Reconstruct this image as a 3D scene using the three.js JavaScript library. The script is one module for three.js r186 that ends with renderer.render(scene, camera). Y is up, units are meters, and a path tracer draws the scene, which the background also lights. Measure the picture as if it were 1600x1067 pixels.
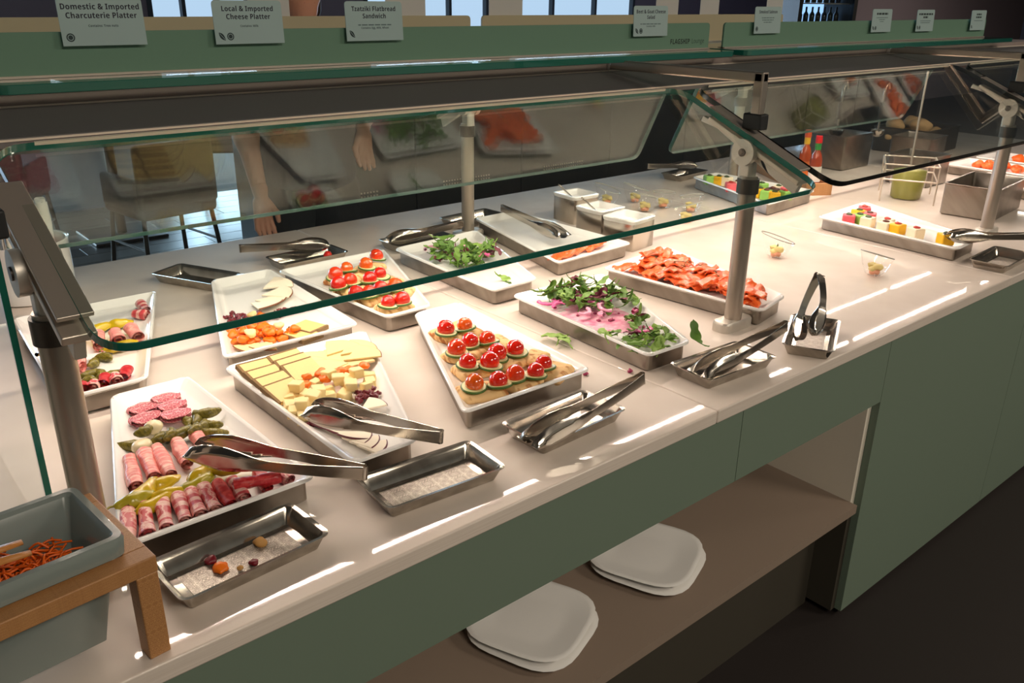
import * as THREE from 'three';
import { RoundedBoxGeometry } from 'three/addons/geometries/RoundedBoxGeometry.js';
import { RectAreaLightUniformsLib } from 'three/addons/lights/RectAreaLightUniformsLib.js';
import { mergeGeometries, mergeVertices, toCreasedNormals } from 'three/addons/utils/BufferGeometryUtils.js';
import { MarchingCubes } from 'three/addons/objects/MarchingCubes.js';
import { ImprovedNoise } from 'three/addons/math/ImprovedNoise.js';

// ------------------------------------------------------------------ camera, light, exposure
const scene = new THREE.Scene();
const T = 0.9;                                             // height of the counter top above the floor
const camera = new THREE.PerspectiveCamera(2 * Math.atan(533.5 / 1333.69) * 180 / Math.PI, 1600 / 1067, 0.05, 120);
{
  const yaw = 40.395 * Math.PI / 180, pitch = 21.961 * Math.PI / 180, roll = 0.703 * Math.PI / 180;
  const fw = new THREE.Vector3(Math.sin(yaw) * Math.cos(pitch), -Math.sin(pitch), -Math.cos(yaw) * Math.cos(pitch));
  const rt = new THREE.Vector3(Math.cos(yaw), 0, Math.sin(yaw)), up = new THREE.Vector3().crossVectors(rt, fw);
  const rt2 = rt.clone().multiplyScalar(Math.cos(roll)).addScaledVector(up, Math.sin(roll));
  const up2 = rt.clone().multiplyScalar(-Math.sin(roll)).addScaledVector(up, Math.cos(roll));
  camera.quaternion.setFromRotationMatrix(new THREE.Matrix4().makeBasis(rt2, up2, fw.clone().negate()));
  camera.position.set(0, T + 0.75, 0);
}
scene.background = new THREE.Color(0.55, 0.74, 1.0);       // pale daylight sky outside the windows
RectAreaLightUniformsLib.init();
const renderer = new THREE.WebGLRenderer({ antialias: true });
renderer.toneMapping = THREE.LinearToneMapping;
renderer.toneMappingExposure = 1.0;
renderer.shadowMap.enabled = true;
const LED = 165, LED_COLOR = new THREE.Color(1.0, 0.81, 0.68);
const ROOM = 8, ROOM_COLOR = new THREE.Color(1.0, 0.88, 0.72);
const DAY = 12, DAY_COLOR = new THREE.Color(0.55, 0.76, 1.0);
function area(x, y, z, w, h, color, power, tx, ty, tz) {
  const l = new THREE.RectAreaLight(color, power, w, h); l.position.set(x, y, z); l.lookAt(tx, ty, tz); scene.add(l); return l;
}

// ------------------------------------------------------------------ helpers
let seed = 7; const rnd = () => { seed = (seed * 16807) % 2147483647; return (seed - 1) / 2147483646; };
const rr = (a, b) => a + (b - a) * rnd();
const P = new ImprovedNoise(); const noise = (x, y, z = 0.37) => P.noise(x, y, z);
const ORD = ['first', 'second', 'third', 'fourth', 'fifth', 'sixth', 'seventh', 'eighth', 'ninth', 'tenth'];
const taken = {};
function numbered(n) { const k = taken[n] = (taken[n] ?? -1) + 1; return k ? n + '_' + String(k).padStart(3, '0') : n; }
function mesh(name, geo, mat, parent) { const m = new THREE.Mesh(geo, mat); m.name = name; m.castShadow = m.receiveShadow = true; if (parent) parent.add(m); return m; }
function tag(o, label, category, group) { o.userData.label = label; o.userData.category = category; if (group) o.userData.group = group; return o; }
function thing(name, label, category, group, x = 0, y = 0, z = 0, ry = 0) {
  const g = new THREE.Group(); g.name = numbered(name); g.position.set(x, y, z); g.rotation.y = ry; scene.add(g); return tag(g, label, category, group);
}
function one(name, geo, mat, label, category, group, x = 0, y = 0, z = 0, ry = 0) {   // a thing that is one mesh
  const m = mesh(numbered(name), geo, mat, scene); m.position.set(x, y, z); m.rotation.y = ry; return tag(m, label, category, group);
}
function copy(src, label, group, x, y, z, ry = 0) {
  const c = src.clone(); c.name = numbered(src.name.replace(/_\d{3}$/, '')); scene.add(c);
  c.userData = { ...src.userData, label: label ?? src.userData.label }; if (group) c.userData.group = group;
  c.position.set(x, y, z); c.rotation.set(0, ry, 0); return c;
}
function struct(name, geo, mat, x = 0, y = 0, z = 0) { const m = mesh(numbered(name), geo, mat, scene); m.position.set(x, y, z); m.userData.kind = 'structure'; return m; }
const box = (x0, x1, y0, y1, z0, z1) => new THREE.BoxGeometry(x1 - x0, y1 - y0, z1 - z0).translate((x0 + x1) / 2, (y0 + y1) / 2, (z0 + z1) / 2);
const rbox = (w, h, d, r = 0.002, s = 2) => new RoundedBoxGeometry(w, h, d, s, r);
const cyl = (r0, r1, h, n = 28) => new THREE.CylinderGeometry(r0, r1, h, n);
const join = (...g) => mergeGeometries(g.map(q => { const k = q.index ? q.toNonIndexed() : q; for (const a of Object.keys(k.attributes)) if (!['position', 'normal', 'uv'].includes(a)) k.deleteAttribute(a); return k; }));
function bar(a, b, w, h) {                                  // square bar between two points
  const A = new THREE.Vector3(...a), B = new THREE.Vector3(...b), d = B.clone().sub(A), g = rbox(w, h, d.length(), Math.min(w, h) * 0.2);
  const m = new THREE.Matrix4().lookAt(B, A, new THREE.Vector3(0, 1, 0)); m.setPosition(A.add(B).multiplyScalar(0.5)); return g.applyMatrix4(m);
}
function rod(a, b, r, n = 12) {
  const A = new THREE.Vector3(...a), B = new THREE.Vector3(...b); const c = new THREE.LineCurve3(A, B);
  return new THREE.TubeGeometry(c, 1, r, n, false);
}
function tube(pts, r, n = 40, k = 8) { return new THREE.TubeGeometry(new THREE.CatmullRomCurve3(pts.map(p => new THREE.Vector3(...p))), n, r, k, false); }
// rounded outline of a convex polygon [[x,z],...] after moving its edges inwards by d
function outline(c, d, r, n = 6) {
  const N = c.length, cen = c.reduce((s, p) => [s[0] + p[0] / N, s[1] + p[1] / N], [0, 0]), L = [];
  for (let i = 0; i < N; i++) {
    const a = c[i], b = c[(i + 1) % N]; let nx = -(b[1] - a[1]), nz = b[0] - a[0]; const l = Math.hypot(nx, nz); nx /= l; nz /= l;
    if ((cen[0] - a[0]) * nx + (cen[1] - a[1]) * nz < 0) { nx = -nx; nz = -nz; }
    L.push([nx, nz, nx * a[0] + nz * a[1] + d]);
  }
  const q = []; for (let i = 0; i < N; i++) { const A = L[(i + N - 1) % N], B = L[i], D = A[0] * B[1] - A[1] * B[0]; q.push([(A[2] * B[1] - A[1] * B[2]) / D, (A[0] * B[2] - A[2] * B[0]) / D]); }
  const out = []; for (let i = 0; i < N; i++) {
    const p = q[i], a = q[(i + N - 1) % N], b = q[(i + 1) % N];
    const u = [a[0] - p[0], a[1] - p[1]], v = [b[0] - p[0], b[1] - p[1]], lu = Math.hypot(...u), lv = Math.hypot(...v), k = Math.max(1e-4, Math.min(r, lu * 0.45, lv * 0.45));
    const A = [p[0] + u[0] / lu * k, p[1] + u[1] / lu * k], B = [p[0] + v[0] / lv * k, p[1] + v[1] / lv * k];
    for (let j = 0; j <= n; j++) { const t = j / n, s = 1 - t; out.push([s * s * A[0] + 2 * s * t * p[0] + t * t * B[0], s * s * A[1] + 2 * s * t * p[1] + t * t * B[1]]); }
  }
  return out;
}
// surface through closed rings of equal length; each ring is a list of [x,y,z]; ends closed with fans
function loft(rings, capA = true, capB = true, crease = 0.6) {
  const pos = [], idx = [], n = rings[0].length;
  for (const r of rings) for (const p of r) pos.push(...p);
  for (let i = 0; i + 1 < rings.length; i++) for (let j = 0; j < n; j++) { const a = i * n + j, b = i * n + (j + 1) % n; idx.push(a, b, a + n, b, b + n, a + n); }
  const cap = (r, o, flip) => { const c = [0, 0, 0]; for (const p of r) for (let k = 0; k < 3; k++) c[k] += p[k] / n; const ci = pos.length / 3; pos.push(...c); for (let j = 0; j < n; j++) flip ? idx.push(ci, o + (j + 1) % n, o + j) : idx.push(ci, o + j, o + (j + 1) % n); };
  if (capA) cap(rings[0], 0, true); if (capB) cap(rings.at(-1), (rings.length - 1) * n, false);
  let g = new THREE.BufferGeometry(); g.setAttribute('position', new THREE.Float32BufferAttribute(pos, 3)); g.setIndex(idx);
  g = toCreasedNormals(g, crease);
  const p = g.attributes.position, uv = []; for (let i = 0; i < p.count; i++) uv.push(p.getX(i) + p.getY(i) * 0.31, p.getZ(i) + p.getY(i)); g.setAttribute('uv', new THREE.Float32BufferAttribute(uv, 2));
  return g;
}
const ringsXZ = (c, spec, r) => spec.map(([d, y, rad]) => outline(c, d, rad ?? Math.max(0.003, r - d * 0.6)).map(([x, z]) => [x, y, z]));
function bump(g, f, amp) {                                   // pushes every vertex along a smooth noise field
  const m = mergeVertices((() => { const k = g.clone(); k.deleteAttribute('normal'); k.deleteAttribute('uv'); return k; })(), 1e-5), p = m.attributes.position; m.computeVertexNormals(); const nn = m.attributes.normal;
  const o = rnd() * 50; for (let i = 0; i < p.count; i++) { const x = p.getX(i), y = p.getY(i), z = p.getZ(i), k = amp * noise(x * f + o, y * f, z * f + o); p.setXYZ(i, x + nn.getX(i) * k, y + nn.getY(i) * k, z + nn.getZ(i) * k); }
  m.computeVertexNormals(); const uv = []; for (let i = 0; i < p.count; i++) uv.push(p.getX(i) + p.getY(i) * 0.4, p.getZ(i) + p.getY(i) * 0.7); m.setAttribute('uv', new THREE.Float32BufferAttribute(uv, 2)); return m;
}
// computed colour texture; f(u,v) gives an sRGB triple 0..255; size in metres that one repeat covers
function tex(n, f, size = 1) {
  const d = new Uint8Array(n * n * 4); for (let j = 0; j < n; j++) for (let i = 0; i < n; i++) { const c = f(i / n, j / n), k = (j * n + i) * 4; d[k] = c[0]; d[k + 1] = c[1]; d[k + 2] = c[2]; d[k + 3] = 255; }
  const t = new THREE.DataTexture(d, n, n); t.colorSpace = THREE.SRGBColorSpace; t.magFilter = THREE.LinearFilter; t.minFilter = THREE.LinearMipmapLinearFilter; t.generateMipmaps = true; t.wrapS = t.wrapT = THREE.MirroredRepeatWrapping; t.repeat.set(1 / size, 1 / size); t.needsUpdate = true; return t;
}
const mixc = (a, b, t) => { t = Math.min(1, Math.max(0, t)); return [a[0] + (b[0] - a[0]) * t, a[1] + (b[1] - a[1]) * t, a[2] + (b[2] - a[2]) * t]; };
const fbm = (x, y, s = 0) => noise(x, y, s) + 0.5 * noise(x * 2.1, y * 2.1, s + 3) + 0.25 * noise(x * 4.3, y * 4.3, s + 7);
const S = (color, roughness = 0.6, extra = {}) => new THREE.MeshStandardMaterial({ color, roughness, ...extra });
const PH = (color, roughness, extra = {}) => new THREE.MeshPhysicalMaterial({ color, roughness, ...extra });

// ------------------------------------------------------------------ materials
const M = {
  quartz: PH(0xffffff, 0.5, { clearcoat: 0.6, clearcoatRoughness: 0.03, map: tex(256, (u, v) => mixc([226, 214, 203], [214, 200, 188], 0.5 + fbm(u * 9, v * 9) * 0.7), 0.8) }),
  panel: S(0x6e7e6f, 0.55), panelInner: S(0xe2dacb, 0.6), shelf: S(0x8d7c6e, 0.6), kick: S(0x3b362c, 0.8),
  dish: PH(0xf1efec, 0.18, { clearcoat: 0.6, clearcoatRoughness: 0.05 }),
  steel: S(0xffffff, 0.32, { metalness: 1, map: tex(128, (u, v) => mixc([132, 124, 116], [172, 164, 154], 0.5 + fbm(u * 5, v * 5, 5) * 0.5), 0.3) }), polished: S(0xc2bab0, 0.19, { metalness: 1 }), brushed: S(0xb3a89c, 0.34, { metalness: 0.75 }), darkSteel: S(0x5c5650, 0.4, { metalness: 0.85 }),
  cast: S(0xcfc8be, 0.42, { metalness: 0.6 }), black: S(0x17181a, 0.55), alu: S(0xd8cbbd, 0.35, { metalness: 0.7 }), fixture: S(0x6e6b6b, 0.55), mauve: S(0xa09089, 0.6), trim: S(0xeadccb, 0.4),
  pane: PH(0xf2f7f4, 0.0, { transmission: 1, thickness: 0, ior: 1.5 }), edge: PH(0x1c6b5c, 0.1, { clearcoat: 1 }), dividerEdge: S(0x15332c, 0.3), blackEdge: PH(0x0b0f0e, 0.2, {}),
  green: S(0x6f947e, 0.65), tan: S(0xcdbf9c, 0.7), card: S(0xaec6c6, 0.7), cardWhite: S(0xdcd8d2, 0.7),
  wood: S(0xffffff, 0.5, { map: tex(128, (u, v) => mixc([196, 148, 96], [150, 100, 58], 0.5 + 0.5 * Math.sin((v * 9 + fbm(u * 1.5, v * 8) * 0.9) * 6) * 0.6 + noise(u * 60, v * 4) * 0.3), 0.16) }),
  crock: PH(0x7e8884, 0.22, { clearcoat: 0.5 }), cupGlass: PH(0xffffff, 0.03, { transmission: 1, thickness: 0, ior: 1.5 }), cupRim: PH(0xb9bab2, 0.08, { transmission: 0.25, thickness: 0 }),
  leafs: [0x678b32, 0x547a29, 0x86a84a, 0x6f9440].map(c => PH(c, 0.55, { side: THREE.DoubleSide })),
  redLeaf: PH(0x6a1c32, 0.5, { side: THREE.DoubleSide }),
  onion: PH(0xd85f96, 0.3), onionPale: PH(0xe6a3bd, 0.3),
  tomato: [0xd8220f, 0xe03a10, 0xe25a12].map(c => PH(c, 0.12, { clearcoat: 0.8, clearcoatRoughness: 0.05 })),
  cuke: S(0xdfe3a6, 0.4), cukeSkin: S(0x44641f, 0.4), cream: S(0xf4efe2, 0.5),
  bread: S(0xffffff, 0.85, { map: tex(256, (u, v) => { const n = fbm(u * 7, v * 7, 2); return mixc([232, 192, 136], [160, 92, 42], Math.max(0, n * 1.7 - 0.1)); }, 0.14) }),
  salami: S(0xffffff, 0.5, { map: tex(256, (u, v) => { const n = noise(u * 34, v * 34) + 0.5 * noise(u * 60, v * 60, 4); return mixc([178, 66, 80], [240, 190, 186], n > 0.18 ? 0.85 : 0.15 + n * 0.3); }, 0.1) }),
  ham: S(0xffffff, 0.4, { map: tex(256, (u, v) => mixc([232, 128, 124], [246, 196, 180], 0.4 + fbm(u * 5, v * 16, 5) * 1.1), 0.1) }),
  prosc: S(0xffffff, 0.38, { map: tex(256, (u, v) => { const n = Math.abs(fbm(u * 3 + noise(u * 3, v * 3) * 2, v * 5, 9)); return mixc([244, 210, 194], [196, 66, 72], n * 2.6 + 0.05); }, 0.09) }),
  bresaola: S(0xffffff, 0.35, { map: tex(128, (u, v) => mixc([176, 30, 38], [214, 92, 84], 0.35 + fbm(u * 8, v * 8, 1) * 0.9), 0.08) }),
  gherkin: S(0xffffff, 0.35, { map: tex(128, (u, v) => mixc([92, 84, 26], [142, 128, 50], 0.5 + fbm(u * 14, v * 14, 6)), 0.05) }),
  pepper: PH(0xcfae12, 0.3, { clearcoat: 0.4 }), pepperGreen: PH(0xa79a1a, 0.3, { clearcoat: 0.4 }), stem: S(0x8a7d2e, 0.6), silverOnion: PH(0xe6d6ae, 0.25),
  cheese: S(0xffffff, 0.5, { map: tex(128, (u, v) => noise(u * 40, v * 40) > 0.42 ? [150, 116, 72] : mixc([242, 210, 142], [230, 192, 122], 0.5 + fbm(u * 6, v * 6)), 0.09) }),
  paleCheese: S(0xefd79a, 0.5), whiteCheese: S(0xf3e6cf, 0.5), crust: S(0xffffff, 0.9, { map: tex(128, (u, v) => noise(u * 30, v * 30) > 0 ? [54, 40, 28] : [176, 140, 92], 0.06) }), rind: S(0x7c4a2a, 0.6), redRind: S(0x5e1420, 0.5),
  apricot: PH(0xee7411, 0.35), cran: PH(0x6d0f1e, 0.3), nut: S(0xb98a4c, 0.7),
  salmon: [0, 1, 2].map(k => PH(0xffffff, 0.32, { clearcoat: 0.15, side: THREE.DoubleSide, map: tex(128, (u, v) => mixc([228, 84, 24 + k * 6], [244, 132, 66], 0.25 + 0.5 * Math.max(0, Math.sin(v * 38 + fbm(u * 4, v * 4, k) * 5)) + noise(u * 20, v * 20, k) * 0.25), 0.09) })),
  dill: S(0x3c4a1c, 0.8), carrot: PH(0xe0600f, 0.4), salad: S(0xd9c57e, 0.6), shrimp: S(0xe9a27e, 0.5),
  petit: [0xe8616b, 0xf2b705, 0x8fc25a, 0xf0dfc0, 0x4a2a1e].map(c => S(c, 0.45)), petitTop: [0xb83226, 0x5d2a18, 0x3a4a20].map(c => S(c, 0.5)),
  floorDark: S(0x1d1512, 0.7), ceiling: S(0x6d665f, 0.9), wall: S(0x8a7d86, 0.9), wallWarm: S(0xc9bda8, 0.9), mullion: S(0x3a3f46, 0.6),
  chair: S(0x241f1d, 0.85), chairLeg: S(0x5b5048, 0.4, { metalness: 0.6 }), table: S(0x3d3a3a, 0.4),
};

// ------------------------------------------------------------------ the room
const fl = struct('floor', box(-4, 26, -0.1, 0, -12, 4.5), M.floorDark);
{ // wood-look planks of the dining floor across the counter, the ones in view as pieces of their own
  const mats = [0x6b6661, 0x77716a, 0x625d59].map(c => S(c, 0.28)); const g = rbox(1.196, 0.012, 0.196, 0.002, 1);
  for (let j = 0; j < 20; j++) for (let i = 0; i < 5; i++) { const p = mesh('floor_plank', g, mats[(i * 7 + j * 5) % 3], fl); p.position.set(0.4 + i * 1.2 + (j % 3) * 0.4, 0.006, -3.55 - j * 0.2); }
}
struct('ceiling', box(-4, 26, 3.0, 3.1, -12, 4.5), M.ceiling);
struct('wall_left', box(-4.1, -4, 0, 3.1, -12, 4.5), M.wallWarm);
struct('wall_right', box(26, 26.1, 0, 3.1, -12, 4.5), M.wall);
struct('wall_front', box(-4, 26, 0, 3.1, 4.5, 4.6), M.wallWarm);
// back wall with window openings
const openings = [[-3.2, 1.4], [4.0, 5.4], [7.2, 9.6], [10.0, 13.2]];
{
  let x = -4; const parts = [];
  for (const [a, b] of openings) { parts.push(box(x, a, 0, 3.1, -12.1, -12)); parts.push(box(a, b, 0, 0.25, -12.1, -12), box(a, b, 2.7, 3.1, -12.1, -12)); x = b; }
  parts.push(box(x, 26, 0, 3.1, -12.1, -12)); struct('wall_back', join(...parts), M.wall);
  openings.forEach(([a, b], i) => {
    const w = struct('window_' + (i + 1), join(box(a, a + 0.06, 0.25, 2.7, -12.08, -11.98), box(b - 0.06, b, 0.25, 2.7, -12.08, -11.98), box(a, b, 0.25, 0.31, -12.08, -11.98), box(a, b, 2.64, 2.7, -12.08, -11.98), ...[1, 2].map(k => box(a + (b - a) * k / 3 - 0.025, a + (b - a) * k / 3 + 0.025, 0.25, 2.7, -12.08, -11.98))), M.mullion);
    for (let k = 0; k < 3; k++) { const p = mesh('pane', new THREE.PlaneGeometry((b - a) / 3 - 0.04, 2.36), M.pane, w); p.position.set(a + (b - a) * (k + 0.5) / 3, 1.475, -12.03); }
    area((a + b) / 2, 1.5, -11.9, b - a - 0.15, 2.3, DAY_COLOR, DAY, (a + b) / 2, 0.6, 0);
  });
}
// a glazed end of the dining side lets daylight rake over its floor
// ceiling panels over the guests' side, plus one added to brighten the partition wall
for (const [x, z, w, k, where] of [[0.6, 1.6, 1.2, 1, 'above the guests, nearest the wooden carrot stand'], [3.4, 1.6, 1.2, 1, 'above the guests, past the end of the glass shelf'], [6.5, 0.9, 1.2, 0.6, 'above the guests at the far end'], [14.0, -4.5, 1.2, 1.2, 'added to brighten the bottle cooler partition']]) {
  const t = thing('ceiling_panel_light', 'square warm ceiling panel light ' + where, 'ceiling light', 'ceiling panel lights', x, 2.975, z);
  mesh('frame', rbox(w + 0.06, 0.04, 0.66, 0.006), M.alu, t);
  const d = mesh('diffuser', rbox(w, 0.012, 0.6, 0.003), S(0xfff3e0, 0.6, { emissive: ROOM_COLOR, emissiveIntensity: 1.2 }), t); d.position.y = -0.022;
  area(x, 2.94, z, w, 0.6, ROOM_COLOR, ROOM * k * 3, x, 0, z - 0.02);
}

// ------------------------------------------------------------------ the serving counter
{
  const c = thing('serving_counter', 'long green panelled buffet counter carrying the white worktop', 'counter', null, 0, 0, 0);
  const zf = -0.9;
  const panelGeo = (a, b, y0, y1) => box(a + 0.001, b - 0.001, y0, y1, zf - 0.02, zf);
  for (const [a, b] of [[-0.9, 0.1], [0.1, 1.4], [1.4, 2.02]]) mesh('apron_panel', panelGeo(a, b, T - 0.21, T - 0.03), M.panel, c);
  for (const [a, b] of [[2.02, 2.94], [2.94, 4.2], [4.2, 5.6]]) mesh('front_panel', panelGeo(a, b, 0.02, T - 0.03), M.panel, c);
  mesh('plate_shelf', box(-0.9, 2.0, T - 0.54, T - 0.515, -1.62, zf), M.shelf, c);
  mesh('shelf_back', box(-0.9, 2.0, T - 0.515, T - 0.03, -1.64, -1.62), M.panelInner, c);
  mesh('shelf_end', box(2.0, 2.02, T - 0.54, T - 0.03, -1.64, zf - 0.02), M.panelInner, c); mesh('lower_end', box(2.0, 2.02, 0.02, T - 0.54, -1.64, zf - 0.02), M.kick, c);
  mesh('kick_board', box(-0.9, 2.0, 0, T - 0.54, -1.02, -1.0), M.kick, c);
  mesh('far_panel', box(-0.9, 5.6, 0, T - 0.03, -2.62, -2.6), M.panel, c);
  mesh('end_panel', box(5.58, 5.6, 0, T - 0.03, -2.6, zf - 0.02), M.panel, c);
  mesh('core', box(2.03, 5.57, 0.02, T - 0.03, -2.59, -1.1), M.kick, c);
  const w = thing('worktop', 'glossy off-white stone worktop of the buffet in joined slabs', 'worktop', null, 0, T, 0);
  for (const [a, b] of [[-0.95, 1.288], [1.2895, 2.69], [2.6915, 4.1], [4.1015, 5.65]]) { const m = mesh('slab', rbox(b - a, 0.03, 1.78, 0.004), M.quartz, w); m.position.set((a + b) / 2, -0.015, -1.775); }
}

// ------------------------------------------------------------------ sneeze guard glass, posts, canopy
function paneGlass(t, w, h, r, edgeMat = M.edge, th = 0.013) {      // pane standing in local xy, centred
  const c = [[-w / 2, -h / 2], [w / 2, -h / 2], [w / 2, h / 2], [-w / 2, h / 2]];
  const o = outline(c, 0, r, 8), sh = new THREE.Shape(o.map(p => new THREE.Vector2(...p))); const a = new THREE.ShapeGeometry(sh), b = a.clone().translate(0, 0, -th / 2); a.translate(0, 0, th / 2);
  mesh('front_face', a, M.pane, t); mesh('back_face', b, M.pane, t);
  const ring = [[0.0, -th / 2], [-0.0006, -th / 2 + 0.001], [-0.0006, th / 2 - 0.001], [0, th / 2]].map(([d, z]) => outline(c, d, r, 8).map(([x, y]) => [x, y, z]));
  mesh('polished_edge', loft(ring, false, false, 0.5), edgeMat, t);
}
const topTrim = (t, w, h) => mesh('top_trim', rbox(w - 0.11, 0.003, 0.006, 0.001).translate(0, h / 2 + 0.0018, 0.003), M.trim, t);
function slopedPane(name, label, x0, x1, yA, zA, yB, zB, edgeMat, r = 0.05) {   // A lower edge, B upper edge
  const t = thing(name, label, 'glass pane', 'sneeze guard panes', (x0 + x1) / 2, T + (yA + yB) / 2, (zA + zB) / 2);
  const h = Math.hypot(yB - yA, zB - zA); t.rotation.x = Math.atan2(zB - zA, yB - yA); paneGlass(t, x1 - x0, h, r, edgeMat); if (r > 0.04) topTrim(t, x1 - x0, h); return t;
}
const SEG = [[0.215, 1.665], [1.715, 3.115], [3.165, 4.56]], segName = ['charcuterie and tomato platters', 'petit fours trays and hot sauce caddy', 'far end of the counter'];
const ZC = -1.685;
SEG.forEach(([a, b], i) => {
  slopedPane('sneeze_guard_pane', 'sloping front glass sneeze guard over the ' + segName[i], a, b, 0.38, -0.95, 0.55, -1.35, i ? M.blackEdge : M.edge);
  slopedPane('sneeze_guard_pane', 'sloping rear glass sneeze guard behind the ' + segName[i], a, b, 0.38, -2.42, 0.55, -2.02, M.edge);
});
[[0.28, 2.05, 'platter rows'], [2.2, 3.75, 'petit fours section']].forEach(([a, b, l]) => slopedPane('hanging_glass_divider', 'tilted glass divider hanging under the canopy above the ' + l, a, b, 0.285, -1.815, 0.527, -1.703, M.dividerEdge, 0.03));
const disc = cyl(0.03, 0.03, 0.014, 36).rotateZ(Math.PI / 2);
function guardPost(x, label, front) {
  const t = thing('guard_post', label, 'post', 'sneeze guard posts', x, T, front ? -1.15 : -2.22, front ? 0 : Math.PI);
  mesh('base_plate', loft(ringsXZ([[-0.055, -0.026], [0.055, -0.026], [0.055, 0.026], [-0.055, 0.026]], [[0, 0], [0, 0.02], [0.003, 0.025], [0.012, 0.026]], 0.02)).rotateY(x < 0.25 ? Math.PI / 2 : 0), M.cast, t);
  mesh('pole', cyl(0.021, 0.021, 0.35, 36).translate(0, 0.2, 0), M.brushed, t);
  mesh('collar', cyl(0.0255, 0.0255, 0.034, 36).translate(0, 0.352, 0), M.darkSteel, t);
  mesh('neck', rbox(0.03, 0.07, 0.036, 0.008).translate(0, 0.396, -0.006), M.cast, t);
  const k = mesh('pivot_disc', join(disc.clone().translate(-0.024, 0.43, -0.004), cyl(0.027, 0.027, 0.05, 30).rotateZ(Math.PI / 2).translate(0, 0.43, -0.004)), M.cast, t);
  mesh('pivot_screw', join(cyl(0.009, 0.009, 0.003, 20).rotateZ(Math.PI / 2).translate(-0.032, 0.43, -0.004)), M.darkSteel, k);
  const sh = new THREE.Shape(); // arm profile in z (towards guest) and y
  sh.moveTo(-0.14, 0.493); sh.lineTo(0.135, 0.376); sh.lineTo(0.125, 0.352); sh.lineTo(0.055, 0.388); sh.quadraticCurveTo(0.03, 0.40, 0.026, 0.43); sh.quadraticCurveTo(0.0, 0.455, -0.04, 0.458); sh.lineTo(-0.145, 0.482); sh.closePath();
  const arm = new THREE.ExtrudeGeometry(sh, { depth: 0.012, bevelEnabled: true, bevelSize: 0.001, bevelThickness: 0.001, bevelSegments: 1 }); arm.rotateY(-Math.PI / 2).translate(0.006, 0.001, 0);
  mesh('arm', arm, M.cast, t);
  mesh('clamp', join(bar([0, 0.492, -0.115], [0, 0.381, 0.14], 0.04, 0.012), bar([0, 0.518, -0.115], [0, 0.408, 0.14], 0.04, 0.006)), M.alu, t);
  return t;
}
[[0.21, 'beside the end glass by the carrot stand'], [1.69, 'in front of the salmon platter'], [3.14, 'beside the front petit fours tray']].forEach(([x, w]) => { guardPost(x, 'steel guard post with tilting glass clamp ' + w, true); });
[[0.3, 'behind the far charcuterie platter'], [1.69, 'behind the tongs tray at the far edge'], [3.14, 'behind the far petit fours tray']].forEach(([x, w]) => { guardPost(x, 'rear steel guard post ' + w, false); });
function dividerFrame(x, label, full) {
  const t = thing('divider_frame', label, 'glass divider', null, x, T, 0);
  mesh('top_bar', bar([0, 0.592, -1.135], [0, 0.592, -1.60], 0.022, 0.024), M.brushed, t);
  mesh('front_bar', rbox(0.022, 0.1, 0.024, 0.003).translate(0, 0.554, -1.147), M.brushed, t);
  mesh('foot_clip', rbox(0.03, 0.035, 0.05, 0.004).translate(0, 0.497, -1.15), M.black, t);
  const p = full ? [[-1.16, 0.0], [-1.16, 0.58], [-1.60, 0.58], [-1.60, 0.0]] : [[-1.16, 0.49], [-1.16, 0.58], [-1.60, 0.58]];
  const s = new THREE.Shape(p.map(q => new THREE.Vector2(q[0], q[1]))); mesh('glass', new THREE.ShapeGeometry(s).rotateY(-Math.PI / 2), M.pane, t);
  if (full) mesh('glass_edge', box(-0.004, 0.004, 0.0, 0.5, -1.16, -1.153), M.edge, t);
  return t;
}
dividerFrame(0.166, 'full height end glass with steel top bar by the carrot stand', true);
dividerFrame(1.69, 'steel framed divider bar above the post by the salmon', false);
dividerFrame(3.14, 'steel framed divider bar at the far end of the petit fours section', false);
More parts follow.
